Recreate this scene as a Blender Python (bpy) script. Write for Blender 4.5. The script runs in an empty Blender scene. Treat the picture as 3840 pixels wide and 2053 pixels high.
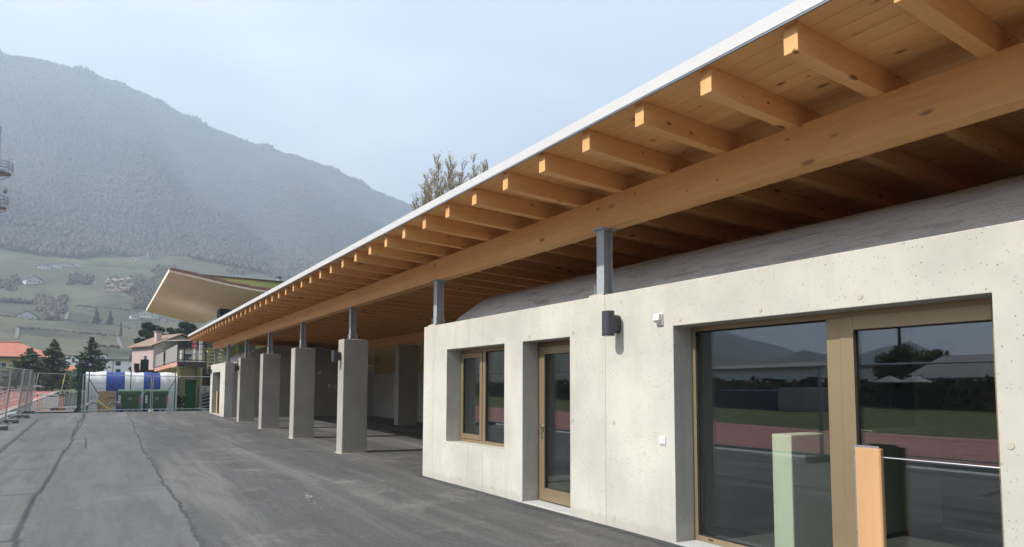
import bpy, math, random
import numpy as np
from mathutils import Vector, Matrix

# ------------------------------------------------------------------ camera, world, sun, exposure
S = bpy.context.scene
C = bpy.context.collection
F_PX, PPY, YAW, PIT, ROLL, EYE = 2490.17, 1275.69, 0.56056, 0.07207, 0.003142, 1.6
PW, PH = 3840, 2053
fw = Vector((math.sin(YAW)*math.cos(PIT), math.cos(YAW)*math.cos(PIT), math.sin(PIT)))
_r = Vector((math.cos(YAW), -math.sin(YAW), 0)); _u = Vector((-math.sin(YAW)*math.sin(PIT), -math.cos(YAW)*math.sin(PIT), math.cos(PIT)))
rt = _r*math.cos(ROLL) + _u*math.sin(ROLL); up = -_r*math.sin(ROLL) + _u*math.cos(ROLL)
cam = bpy.data.cameras.new('camera'); co = bpy.data.objects.new('camera', cam); C.objects.link(co)
cam.sensor_fit = 'HORIZONTAL'; cam.sensor_width = 36; cam.lens = F_PX/PW*36
cam.shift_y = (PPY-PH/2)/PW; cam.clip_start = .05; cam.clip_end = 20000
co.matrix_world = Matrix(((rt.x, up.x, -fw.x, 0), (rt.y, up.y, -fw.y, 0), (rt.z, up.z, -fw.z, EYE), (0, 0, 0, 1)))
S.camera = co
S.cycles.use_denoising = True
S.cycles.use_adaptive_sampling = True; S.cycles.adaptive_threshold = .02; S.cycles.caustics_reflective = False; S.cycles.caustics_refractive = False
S.cycles.max_bounces = 7; S.cycles.diffuse_bounces = 4; S.cycles.glossy_bounces = 4; S.cycles.transparent_max_bounces = 16; S.cycles.volume_bounces = 0
SUN = Vector((-1, .087, .93)).normalized()
w = bpy.data.worlds.new('World'); S.world = w; w.use_nodes = True
nt = w.node_tree; nt.nodes.clear()
sky = nt.nodes.new('ShaderNodeTexSky'); sky.sky_type = 'NISHITA'; sky.sun_disc = False
sky.sun_elevation = math.asin(SUN.z); sky.sun_rotation = math.atan2(SUN.x, SUN.y)
sky.air_density = 1.0; sky.dust_density = 2.0; sky.ozone_density = 1.5; sky.altitude = 300
tc = nt.nodes.new('ShaderNodeTexCoord'); mp = nt.nodes.new('ShaderNodeMapping'); mp.inputs['Scale'].default_value = (1, 1, 2.6)
nz = nt.nodes.new('ShaderNodeTexNoise'); nz.inputs['Scale'].default_value = 2.3; nz.inputs['Detail'].default_value = 3; nz.inputs['Roughness'].default_value = .42
rp = nt.nodes.new('ShaderNodeValToRGB'); rp.color_ramp.elements[0].position = .40; rp.color_ramp.elements[1].position = .72
rp.color_ramp.elements[0].color = (.45, .45, .45, 1); rp.color_ramp.elements[1].color = (.9, .9, .9, 1)
mx = nt.nodes.new('ShaderNodeMix'); mx.data_type = 'RGBA'; mx.inputs[7].default_value = (7.0, 7.2, 7.5, 1)
bg = nt.nodes.new('ShaderNodeBackground'); bg.inputs[1].default_value = .12
wo = nt.nodes.new('ShaderNodeOutputWorld'); L = nt.links.new
L(tc.outputs['Generated'], mp.inputs[0]); L(mp.outputs[0], nz.inputs['Vector']); L(nz.outputs['Fac'], rp.inputs[0])
L(rp.outputs[0], mx.inputs[0]); L(sky.outputs[0], mx.inputs[6]); L(mx.outputs[2], bg.inputs[0]); L(bg.outputs[0], wo.inputs[0])
sl = bpy.data.lights.new('sun', 'SUN'); sl.energy = 4.9; sl.angle = math.radians(.55); sl.color = (1, .955, .88)
so = bpy.data.objects.new('sun', sl); C.objects.link(so); so.rotation_euler = SUN.to_track_quat('Z', 'Y').to_euler(); so.location = (-30, 5, 40)
S.view_settings.view_transform = 'Standard'; S.view_settings.look = 'None'; S.view_settings.exposure = 1.2; S.view_settings.gamma = 1.0

# ------------------------------------------------------------------ pixel helpers (a pixel only gives a direction)
def ray(u, v): return fw + rt*((u-PW/2)/F_PX) - up*((v-PPY)/F_PX)
O = Vector((0, 0, EYE))
def px(u, v, x=None, y=None, z=None, d=None):
    r = ray(u, v)
    t = x/r.x if x is not None else y/r.y if y is not None else (z-EYE)/r.z if z is not None else d
    return O + r*t

# ------------------------------------------------------------------ mesh builder
class MB:
    def __init__(s): s.v = []; s.f = []
    def add(s, vs, fs):
        n = len(s.v); s.v += [tuple(p) for p in vs]; s.f += [tuple(i+n for i in f) for f in fs]; return s
    def box(s, x0, x1, y0, y1, z0, z1):
        return s.add([(x0,y0,z0),(x1,y0,z0),(x1,y1,z0),(x0,y1,z0),(x0,y0,z1),(x1,y0,z1),(x1,y1,z1),(x0,y1,z1)],
                     [(0,3,2,1),(4,5,6,7),(0,1,5,4),(1,2,6,5),(2,3,7,6),(3,0,4,7)])
    def cbox(s, c, sx, sy, sz, rz=0):
        a, b = math.cos(rz), math.sin(rz); vs = []
        for z in (0, sz):
            for x, y in ((-sx/2,-sy/2),(sx/2,-sy/2),(sx/2,sy/2),(-sx/2,sy/2)): vs.append((c[0]+a*x-b*y, c[1]+b*x+a*y, c[2]+z))
        return s.add(vs, [(0,3,2,1),(4,5,6,7),(0,1,5,4),(1,2,6,5),(2,3,7,6),(3,0,4,7)])
    def tube(s, p0, p1, r, n=8, r1=None, cap=True):
        p0, p1 = Vector(p0), Vector(p1); d = (p1-p0)
        if d.length < 1e-6: return s
        d.normalize(); a = d.orthogonal().normalized(); b = d.cross(a); r1 = r if r1 is None else r1; vs = []
        for p, q in ((p0, r), (p1, r1)):
            for k in range(n): t = 2*math.pi*k/n; vs.append(p + a*(q*math.cos(t)) + b*(q*math.sin(t)))
        fs = [(k, (k+1) % n, n+(k+1) % n, n+k) for k in range(n)]
        if cap: fs += [tuple(range(n))[::-1], tuple(range(n, 2*n))]
        return s.add(vs, fs)
    def path(s, pts, r, n=6):
        for a, b in zip(pts, pts[1:]): s.tube(a, b, r, n)
        return s
    def ring(s, c, R, r, axis='y', n=28, m=6, a0=0, a1=2*math.pi):
        full = abs(a1-a0-2*math.pi) < 1e-6; N = n if full else n+1; vs = []; fs = []
        for i in range(N):
            t = a0+(a1-a0)*i/n
            for j in range(m):
                q = 2*math.pi*j/m; rr = R+r*math.cos(q); h = r*math.sin(q); x, z = rr*math.cos(t), rr*math.sin(t)
                vs.append((c[0]+x, c[1]+h, c[2]+z) if axis == 'y' else (c[0]+h, c[1]+x, c[2]+z) if axis == 'x' else (c[0]+x, c[1]+z, c[2]+h))
        for i in range(n):
            i2 = (i+1) % N
            for j in range(m): fs.append((i*m+j, i2*m+j, i2*m+(j+1) % m, i*m+(j+1) % m))
        return s.add(vs, fs)
    def prism(s, poly, axis, a, b):
        """closed polygon extruded along axis 'x','y','z' from a to b; poly holds the two other coordinates in xyz order"""
        def P(q, h): return (h, q[0], q[1]) if axis == 'x' else (q[0], h, q[1]) if axis == 'y' else (q[0], q[1], h)
        n = len(poly); vs = [P(q, a) for q in poly]+[P(q, b) for q in poly]
        return s.add(vs, [tuple(range(n))[::-1], tuple(range(n, 2*n))]+[(k, (k+1) % n, n+(k+1) % n, n+k) for k in range(n)])
    def build(s, name, mat, parent=None, smooth=False, bevel=0, local=False):
        m = bpy.data.meshes.new(name); off = Vector((0, 0, 0))
        if parent is not None and not local:
            q = parent
            while q is not None: off = off + Vector(q.location); q = q.parent
        m.from_pydata([tuple(Vector(p)-off) for p in s.v], [], s.f); m.materials.append(mat)
        m.validate(); 
        import bmesh
        bm = bmesh.new(); bm.from_mesh(m); bmesh.ops.recalc_face_normals(bm, faces=bm.faces); bm.to_mesh(m); bm.free()
        o = bpy.data.objects.new(name, m); C.objects.link(o); o.parent = parent
        if smooth:
            m.polygons.foreach_set('use_smooth', [True]*len(m.polygons)); m.set_sharp_from_angle(angle=math.radians(40))
        if bevel:
            b = o.modifiers.new('bevel', 'BEVEL'); b.width = bevel; b.segments = 2; b.limit_method = 'ANGLE'
        return o
def tag(o, label, cat=None, group=None, kind=None):
    if label: o['label'] = label
    if cat: o['category'] = cat
    if group: o['group'] = group
    if kind: o['kind'] = kind
    return o
def struct(o): o['kind'] = 'structure'; return o
def thing(name, loc, label, cat, group=None, rz=0):
    o = bpy.data.objects.new(name, None); C.objects.link(o); o.location = loc; o.rotation_euler = (0, 0, rz); o.empty_display_size = .2
    return tag(o, label, cat, group)
def dup(root, loc, rz=None, label=None):
    def cp(o, par):
        c = o.copy(); C.objects.link(c); c.parent = par
        for ch in [q for q in o.children]: cp(ch, c)
        return c
    r = cp(root, None); r.location = loc
    if rz is not None: r.rotation_euler = (0, 0, rz)
    if label: r['label'] = label
    return r
def soup(name, V, Fs, mat, parent=None, tint=None, smooth=False):
    """big numpy mesh: V (n,3), Fs (m,k) ; optional per-vertex tint"""
    V = np.asarray(V, dtype=np.float32); Fs = np.asarray(Fs, dtype=np.int32); k = Fs.shape[1]
    m = bpy.data.meshes.new(name); m.vertices.add(len(V)); m.vertices.foreach_set('co', V.ravel())
    m.loops.add(Fs.size); m.loops.foreach_set('vertex_index', Fs.ravel())
    m.polygons.add(len(Fs)); m.polygons.foreach_set('loop_start', np.arange(0, Fs.size, k, dtype=np.int32))
    m.update(calc_edges=True); m.materials.append(mat)
    if tint is not None:
        a = m.attributes.new('tint', 'FLOAT', 'POINT'); a.data.foreach_set('value', np.asarray(tint, dtype=np.float32))
    if smooth: m.polygons.foreach_set('use_smooth', [True]*len(m.polygons))
    o = bpy.data.objects.new(name, m); C.objects.link(o); o.parent = parent
    if parent is not None: o.location = -Vector(parent.location)
    return o

# ------------------------------------------------------------------ materials
class NT:
    def __init__(s, name, rough=.6, spec=.5, metal=0.):
        s.m = bpy.data.materials.new(name); s.m.use_nodes = True; s.t = s.m.node_tree; s.b = s.t.nodes['Principled BSDF']
        s.b.inputs['Roughness'].default_value = rough; s.b.inputs['Specular IOR Level'].default_value = spec; s.b.inputs['Metallic'].default_value = metal
        s._tc = None
    def n(s, t, **k):
        q = s.t.nodes.new('ShaderNode'+t)
        for a, b in k.items():
            if a.startswith('i_'): q.inputs[a[2:].replace('_', ' ')].default_value = b
            else: setattr(q, a, b)
        return q
    def l(s, a, b): s.t.links.new(a, b)
    def coord(s, scale=(1, 1, 1), kind='Object', rnd=0):
        if s._tc is None: s._tc = s.n('TexCoord')
        mp = s.n('Mapping'); mp.inputs['Scale'].default_value = scale; src = s._tc.outputs[kind]
        if rnd:
            oi = s.n('ObjectInfo'); ml = s.n('VectorMath', operation='MULTIPLY_ADD'); ml.inputs[1].default_value = (rnd, rnd*.73, rnd*1.37)
            s.l(oi.outputs['Random'], ml.inputs[0]); s.l(src, ml.inputs[2]); src = ml.outputs[0]
        s.l(src, mp.inputs[0]); return mp.outputs[0]
    def noise(s, vec, sc, det=4, rough=.55, dist=0):
        q = s.n('TexNoise'); q.inputs['Scale'].default_value = sc; q.inputs['Detail'].default_value = det; q.inputs['Roughness'].default_value = rough; q.inputs['Distortion'].default_value = dist
        s.l(vec, q.inputs['Vector']); return q.outputs['Fac']
    def ramp(s, fac, stops):
        q = s.n('ValToRGB'); cr = q.color_ramp
        while len(cr.elements) < len(stops): cr.elements.new(.5)
        for e, (p, c) in zip(cr.elements, stops): e.position = p; e.color = (c, c, c, 1) if not hasattr(c, '__len__') else (*c[:3], 1)
        s.l(fac, q.inputs[0]); return q.outputs[0]
    def mix(s, a, b, fac, mode='MIX'):
        q = s.n('Mix'); q.data_type = 'RGBA'; q.blend_type = mode
        for i, x in ((0, fac), (6, a), (7, b)):
            if hasattr(x, 'links'): s.l(x, q.inputs[i])
            elif i == 0: q.inputs[0].default_value = x
            else: q.inputs[i].default_value = (*x[:3], 1)
        return q.outputs[2]
    def math(s, op, a, b=0.):
        q = s.n('Math', operation=op)
        for i, x in ((0, a), (1, b)):
            if hasattr(x, 'links'): s.l(x, q.inputs[i])
            else: q.inputs[i].default_value = x
        return q.outputs[0]
    def sep(s, vec): q = s.n('SeparateXYZ'); s.l(vec, q.inputs[0]); return q.outputs
    def voro(s, vec, sc, feat='F1', rnd=1):
        q = s.n('TexVoronoi', feature=feat); q.inputs['Scale'].default_value = sc; q.inputs['Randomness'].default_value = rnd; s.l(vec, q.inputs['Vector']); return q.outputs
    def color(s, c):
        if hasattr(c, 'links'): s.l(c, s.b.inputs['Base Color'])
        else: s.b.inputs['Base Color'].default_value = (*c, 1)
        return s
    def rough(s, c): s.l(c, s.b.inputs['Roughness']); return s
    def bump(s, h, dist=.01, strength=1.):
        q = s.n('Bump'); q.inputs['Distance'].default_value = dist; q.inputs['Strength'].default_value = strength; s.l(h, q.inputs['Height']); s.l(q.outputs[0], s.b.inputs['Normal']); return s
def simple(name, c, rough=.55, metal=0., var=.12, sc=6, bump=0.):
    t = NT(name, rough, .5, metal); v = t.coord(rnd=7); n = t.noise(v, sc, 5)
    t.color(t.mix(tuple(x*(1-var) for x in c), tuple(min(1, x*(1+var)) for x in c), n))
    if bump: t.bump(t.noise(v, sc*6, 3), bump)
    return t.m

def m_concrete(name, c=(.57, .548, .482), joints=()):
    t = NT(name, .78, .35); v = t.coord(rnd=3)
    n1 = t.noise(v, .9, 6, .6); n2 = t.noise(v, 7, 5, .65); vs = t.coord((1.7, 1.7, .22), rnd=3); n3 = t.noise(vs, 3.2, 5, .6)
    c0 = tuple(x*.86 for x in c); c1 = tuple(min(1, x*1.1) for x in c)
    col = t.mix(c0, c1, t.ramp(n1, [(.36, 0), (.66, 1)]))
    col = t.mix(col, tuple(x*.86 for x in (c[0], c[1]*.995, c[2]*.96)), t.math('MULTIPLY', t.ramp(n3, [(.52, 0), (.74, 1)]), .6))
    col = t.mix(col, tuple(x*.8 for x in c), t.math('MULTIPLY', t.ramp(n2, [(.56, 0), (.8, 1)]), .45))
    # sparse blow holes
    vo = t.voro(v, 25); sel = t.ramp(t.noise(v, 2.1, 2), [(.40, 0), (.55, 1)]); rs = t.sep(vo['Color'])
    hole = t.math('MULTIPLY', t.math('LESS_THAN', vo['Distance'], t.math('MULTIPLY', rs[0], .20)), t.math('MULTIPLY', t.math('GREATER_THAN', rs[1], .60), sel))
    vo2 = t.voro(v, 46); r2 = t.sep(vo2['Color'])
    h2 = t.math('MULTIPLY', t.math('LESS_THAN', vo2['Distance'], .2), t.math('GREATER_THAN', r2[0], .955)); hole = t.math('MAXIMUM', hole, h2)
    col = t.mix(col, (.16, .15, .13), t.math('MULTIPLY', hole, .8))
    p = t.sep(t.coord()); jn = None
    dz = t.math('ADD', p[2], t.math('MULTIPLY', t.noise(t.coord((1, 1, .3)), 5, 6, .7), -.20)); col = t.mix(col, (.36, .34, .30), t.math('MULTIPLY', t.ramp(dz, [(0., 1), (.05, 0)]), .35))
    for j in joints:
        k = t.math('LESS_THAN', t.math('ABSOLUTE', t.math('SUBTRACT', p[1], j)), .0045); jn = k if jn is None else t.math('MAXIMUM', jn, k)
    h = t.math('SUBTRACT', t.math('MULTIPLY', n2, .25), hole)
    if jn is not None: col = t.mix(col, tuple(x*.62 for x in c), t.math('MULTIPLY', jn, .75)); h = t.math('SUBTRACT', h, jn)
    return t.color(col).bump(h, .006, .8).m
def m_wood(name, axis, lam=0, c=(.77, .425, .165), dark=(.50, .235, .075)):
    t = NT(name, .55, .35); st = {'x': (.10, 1, 1), 'y': (1, .10, 1), 'z': (1, 1, .10)}[axis]
    v = t.coord(st, rnd=23); g = t.noise(v, 26, 4, .6, .6); g2 = t.noise(v, 5, 3, .5, .4)
    col = t.mix(c, dark, t.ramp(g, [(.35, 0), (.78, .55)])); col = t.mix(col, tuple(x*1.12 for x in c), t.ramp(g2, [(.45, 0), (.75, .8)]))
    # lamella tone patches along the length
    lv = t.coord({'x': (.55, 7, 7), 'y': (7, .55, 7), 'z': (7, 7, .3)}[axis], rnd=23); wn = t.n('TexWhiteNoise'); fl = t.n('VectorMath', operation='FLOOR'); t.l(lv, fl.inputs[0]); t.l(fl.outputs[0], wn.inputs['Vector'])
    col = t.mix(col, (.84, .53, .25), t.math('MULTIPLY', t.ramp(wn.outputs['Value'], [(.45, 0), (.95, 1)]), .42))
    # knots
    kv = t.coord({'x': (.42, 1, 1), 'y': (1, .42, 1), 'z': (.2, .2, .1)}[axis], rnd=23); vo = t.voro(kv, 7.5); r = t.sep(vo['Color'])
    k = t.math('MULTIPLY', t.math('LESS_THAN', vo['Distance'], t.math('MULTIPLY', r[0], .17)), t.math('GREATER_THAN', r[1], .55))
    ko = t.math('MULTIPLY', t.math('LESS_THAN', vo['Distance'], t.math('MULTIPLY', r[0], .24)), t.math('GREATER_THAN', r[1], .55))
    col = t.mix(col, (.36, .17, .06), t.math('MULTIPLY', ko, .6)); col = t.mix(col, (.13, .055, .022), t.math('MULTIPLY', k, .85))
    v2 = t.voro(t.coord({'x': (.5, 1, 1), 'y': (1, .5, 1), 'z': (.2, .2, .1)}[axis], rnd=41), 15); r2 = t.sep(v2['Color']); k2 = t.math('MULTIPLY', t.math('LESS_THAN', v2['Distance'], t.math('MULTIPLY', r2[0], .2)), t.math('GREATER_THAN', r2[1], .80)); col = t.mix(col, (.17, .075, .03), t.math('MULTIPLY', k2, .8))
    if lam:
        pz = t.sep(t.coord())[2]; fr = t.math('FRACT', t.math('DIVIDE', pz, .04)); ln_ = t.math('LESS_THAN', fr, .06); col = t.mix(col, tuple(x*.6 for x in c), t.math('MULTIPLY', ln_, .35)); wn2 = t.n('TexWhiteNoise', noise_dimensions='1D'); t.l(t.math('FLOOR', t.math('DIVIDE', pz, .04)), wn2.inputs['W']); col = t.mix(col, dark, t.math('MULTIPLY', wn2.outputs['Value'], .22))
    oi = t.n('ObjectInfo'); col = t.mix(col, tuple(x*.82 for x in c), t.math('MULTIPLY', oi.outputs['Random'], .35))
    return t.color(col).bump(g, .0015, .5).m
def m_asphalt(name, c, dusty=.5, seed=0):
    t = NT(name, .88, .3); v0 = t.coord(); off = t.n('VectorMath', operation='ADD'); off.inputs[1].default_value = (seed, seed*2, 0); t.l(v0, off.inputs[0]); v = off.outputs[0]
    def sc(q): m = t.n('Mapping'); m.inputs['Scale'].default_value = q; t.l(v, m.inputs[0]); return m.outputs[0]
    big = t.noise(v, .22, 5, .55, .2); st = t.noise(sc((1, .06, 1)), 1.1, 7, .6, .35); st2 = t.noise(sc((1, .10, 1)), 4.5, 5, .6, .2); fine = t.noise(v, 85, 3, .7); mid = t.noise(v, 6, 6, .7)
    col = t.mix(tuple(x*.88 for x in c), tuple(x*1.12 for x in c), t.ramp(big, [(.33, 0), (.68, 1)]))
    col = t.mix(col, (.30, .29, .27), t.math('MULTIPLY', t.ramp(st, [(.47, 0), (.72, 1)]), dusty*.55))
    col = t.mix(col, tuple(x*.62 for x in c), t.math('MULTIPLY', t.ramp(st2, [(.48, 0), (.70, 1)]), .6))
    col = t.mix(col, (.36, .35, .325), t.math('MULTIPLY', t.ramp(t.noise(v, .7, 9, .80, .3), [(.54, 0), (.74, 1)]), dusty*.55))
    col = t.mix(col, tuple(x*.62 for x in c), t.math('MULTIPLY', t.ramp(mid, [(.55, 0), (.78, 1)]), .35))
    gr = t.noise(v, 24, 4, .75); col = t.mix(col, tuple(x*1.6 for x in c), t.math('MULTIPLY', t.ramp(gr, [(.52, 0), (.70, 1)]), .7)); col = t.mix(col, tuple(x*.6 for x in c), t.math('MULTIPLY', t.ramp(gr, [(.30, 1), (.47, 0)]), .65))
    col = t.mix(col, tuple(x*1.9 for x in c), t.math('MULTIPLY', t.ramp(fine, [(.6, 0), (.75, 1)]), .4))
    vo = t.voro(v, 9); r = t.sep(vo['Color']); sp = t.math('MULTIPLY', t.math('LESS_THAN', vo['Distance'], .10), t.math('GREATER_THAN', r[0], .965))
    col = t.mix(col, (.45, .44, .42), t.math('MULTIPLY', sp, .7))
    return t.color(col).bump(t.math('ADD', t.math('ADD', fine, gr), t.math('MULTIPLY', mid, .8)), .006, .8).m
def m_leaf(name, c0, c1, trans=.25):
    t = NT(name, .65, .25); a = t.n('Attribute', attribute_name='tint'); v = t.coord(); n = t.noise(v, .6, 3)
    t.color(t.mix(c0, c1, t.math('ADD', t.math('MULTIPLY', a.outputs['Fac'], .8), t.math('MULTIPLY', n, .2))))
    return t.m

J_WALL = (4.95, 2.04, 5.42, 6.73, 8.31)
M = dict(
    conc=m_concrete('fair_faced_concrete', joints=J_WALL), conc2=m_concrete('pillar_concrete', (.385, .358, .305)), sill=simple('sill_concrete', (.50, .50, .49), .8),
    woodx=m_wood('spruce_rafter', 'x'), woody=m_wood('spruce_beam', 'y', 1), plank=m_wood('spruce_plank', 'y', 0, (.79, .44, .172), (.54, .265, .092)),
    fascia=simple('pale_sheet_metal', (.58, .585, .58), .5, 0., .05, 2), edge=simple('grey_drip_metal', (.20, .23, .26), .45, .6),
    galv=simple('galvanised_steel', (.42, .45, .48), .45, .25, .25, 14), pipe=simple('galvanised_tube', (.40, .42, .43), .45, .7, .2, 9),
    wire=simple('fence_wire', (.085, .09, .092), .8, 0.), bronze=simple('bronze_aluminium', (.36, .275, .165), .40, .55, .06, 3), bronze_d=simple('bronze_aluminium_edge', (.22, .15, .08), .45, .5),
    gasket=simple('black_gasket', (.012, .012, .012), .6), lamp=simple('charcoal_paint', (.055, .060, .072), .42, .2, .06), white=simple('white_plastic', (.78, .78, .77), .4, 0, .03),
    opal=simple('opal_diffuser', (.75, .75, .72), .35, 0, .03), steel=simple('brushed_steel', (.55, .55, .55), .28, 1., .1, 30), grey_pl=simple('grey_steel_plate', (.30, .32, .36), .45, .5),
    beech=m_wood('oiled_board', 'z', 0, (.56, .325, .16), (.47, .25, .11)), greenwall=simple('pale_green_paint', (.70, .77, .61), .7, 0, .06, 4, .002), darkfloor=simple('dark_floor', (.13, .132, .125), .5),
    inner=simple('interior_plaster', (.22, .225, .205), .85), track=simple('red_track', (.36, .125, .10), .9, 0, .16, 5, .003), line=simple('white_line', (.72, .72, .70), .7),
    kerb=simple('kerb_stone', (.42, .40, .37), .85, 0, .2), block=simple('fence_foot_concrete', (.115, .12, .125), .85, 0, .3, 9, .004), hedge=m_leaf('hedge_leaf', (.010, .022, .008), (.035, .06, .018)),
    asph=m_asphalt('old_asphalt', (.112, .111, .110), .55), asph2=m_asphalt('new_asphalt', (.090, .089, .088), .95, 31), tar_shade=simple('tar_and_shadow', (.045, .05, .055), .75, 0, .25, 4),
    asph3=m_asphalt('broken_asphalt_rim', (.066, .066, .066), .2, 5), scuff=simple('pale_scuff', (.27, .262, .25), .9, 0, .3, 12), apron=simple('grey_apron', (.13, .125, .12), .9, 0, .2, 1), dirt=simple('gutter_dirt', (.11, .098, .08), .95, 0, .4, 8), rubble=simple('asphalt_crumb', (.17, .165, .16), .9, 0, .4, 3), pad=simple('mortar_pad', (.52, .47, .39), .9, 0, .12, 9),
)
def m_vault():
    t = NT('rough_vault_concrete', .92, .2); v = t.coord(); a = t.noise(v, 5, 7, .7); b = t.noise(t.coord((2.2, .45, 2.2)), 3, 6, .7, .6); c = t.noise(v, 45, 4, .7)
    col = t.mix((.55, .55, .54), (.76, .755, .74), a); col = t.mix(col, (.22, .22, .225), t.math('MULTIPLY', t.ramp(b, [(.50, 0), (.70, 1)]), .7))
    return t.color(col).bump(t.math('ADD', t.math('MULTIPLY', a, 1.), t.math('MULTIPLY', t.math('ADD', b, c), .6)), .03, 1.).m
M['vault'] = m_vault()
def m_glass(name, tint=.93, r0=.12):
    m = bpy.data.materials.new(name); m.use_nodes = True; t = m.node_tree; t.nodes.clear()
    o = t.nodes.new('ShaderNodeOutputMaterial'); mx = t.nodes.new('ShaderNodeMixShader'); lw = t.nodes.new('ShaderNodeLayerWeight'); lw.inputs[0].default_value = .5
    pw_ = t.nodes.new('ShaderNodeMath'); pw_.operation = 'POWER'; pw_.inputs[1].default_value = 4.; ma = t.nodes.new('ShaderNodeMath'); ma.operation = 'MULTIPLY_ADD'; ma.inputs[1].default_value = 1-r0; ma.inputs[2].default_value = r0
    tr = t.nodes.new('ShaderNodeBsdfTransparent'); tr.inputs[0].default_value = (tint*.97, tint, tint*.96, 1); gl = t.nodes.new('ShaderNodeBsdfGlossy'); gl.inputs['Roughness'].default_value = .012; gl.inputs[0].default_value = (.86, .91, 1, 1)
    nz = t.nodes.new('ShaderNodeTexNoise'); nz.inputs['Scale'].default_value = 1.1; nz.inputs['Detail'].default_value = 0; tc = t.nodes.new('ShaderNodeTexCoord'); bp = t.nodes.new('ShaderNodeBump'); bp.inputs['Distance'].default_value = .0012; bp.inputs['Strength'].default_value = .5
    t.links.new(tc.outputs['Object'], nz.inputs['Vector']); t.links.new(nz.outputs[0], bp.inputs['Height']); t.links.new(bp.outputs[0], gl.inputs['Normal'])
    t.links.new(lw.outputs['Facing'], pw_.inputs[0]); t.links.new(pw_.outputs[0], ma.inputs[0]); t.links.new(ma.outputs[0], mx.inputs[0]); t.links.new(tr.outputs[0], mx.inputs[1]); t.links.new(gl.outputs[0], mx.inputs[2]); t.links.new(mx.outputs[0], o.inputs[0]); return m
M['glass'] = m_glass('solar_glass')

# ------------------------------------------------------------------ ground levels
def lerp_tab(tab, x):
    return float(np.interp(x, [a for a, b in tab], [b for a, b in tab]))
GY = [(-1e4, 0), (16, 0), (40.0, .285), (42.5, .12), (46, .05), (60, .1), (115, 1.02), (128, 1.9), (300, 3.4), (1e4, 3.4)]
GT = [(-1e4, 0), (16, 0), (31, .16), (45, .22), (115, 1.02), (1e4, 1.02)]
def sst(a, b, x): t = min(1, max(0, (x-a)/(b-a))); return t*t*(3-2*t)
def gyard(x, y): return lerp_tab(GY, y) - .010*max(0, min(x, 12)-6) + .002*math.sin(y*1.7+x*2.1)
RP = [(0,194),(90,209),(224,250),(343,286),(492,355),(656,425),(835,499),(1014,559),(1178,623),(1267,663),(1342,700),(1431,730),(1558,787),(1714,857),(1938,954)]
_az = []; _el = []
for u_, v_ in RP:
    q = ray(u_, v_); _az.append(math.atan2(q.x, q.y)); _el.append(q.z/math.hypot(q.x, q.y))
AZ = [-math.pi, -2.2, -1.5, -.98, -.80, -.45, -.25]+_az+[.8, 1.3, 2.2, math.pi]
EL = [.06, .05, .035, .045, .11, .36, .425]+_el+[.14, .12, .10, .10]
RB = 2250.0
PR = [(0, 0), (.1, 0), (.17, .14), (.25, .24), (.33, .315), (.43, .40), (.46, .43), (1.0, 1.0), (1.25, .86)]
def terr(x, y):
    r = np.hypot(x, y); az = np.arctan2(x, y); e = np.interp(az, AZ, EL)
    wl = np.clip((az+.6)/.35, 0, 1)*np.clip((1.5-az)/.5, 0, 1)
    base = np.interp(np.where(y > 0, y, 0), [a for a, b in GY], [b for a, b in GY])*np.where(y < 50, 1, np.maximum(wl, .0)) - .14
    ee = np.interp(r/RB, [a for a, b in PR], [b for a, b in PR])*e
    # meadows sit at about the same elevation angle for every azimuth
    t = np.clip((r/RB-.43)/.15, 0, 1); mead = np.interp(r, [225, 380, 560, 760, 980, 1050], [0, .042, .082, .125, .166, .175])*np.clip(e/.3, .2, 1)
    ee = np.where(r < 980, mead, ee*t + np.minimum(ee, np.maximum(mead, ee*.9))*(1-t))
    und = 6*np.sin(x*.011+1)*np.sin(y*.009)+4*np.sin(x*.027+y*.019)
    gul = (np.sin(az*23+np.sin(r*.004)*1.5)*.022+np.sin(az*61+r*.003)*.008)*r*np.clip((r-900)/700, 0, 1)*np.clip((RB*1.02-r)/500, 0, 1)
    return base + ee*r + und*np.clip((r-330)/500, 0, 1) + gul
def terr_hit(u, v, r0=200, r1=3200):
    q = ray(u, v); h = math.hypot(q.x, q.y)
    r = np.arange(r0, r1, 4.0)/h; hit = np.nonzero(EYE+q.z*r < terr(q.x*r, q.y*r))[0]
    return O+q*float(r[hit[0]] if len(hit) else r1/h)

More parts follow.
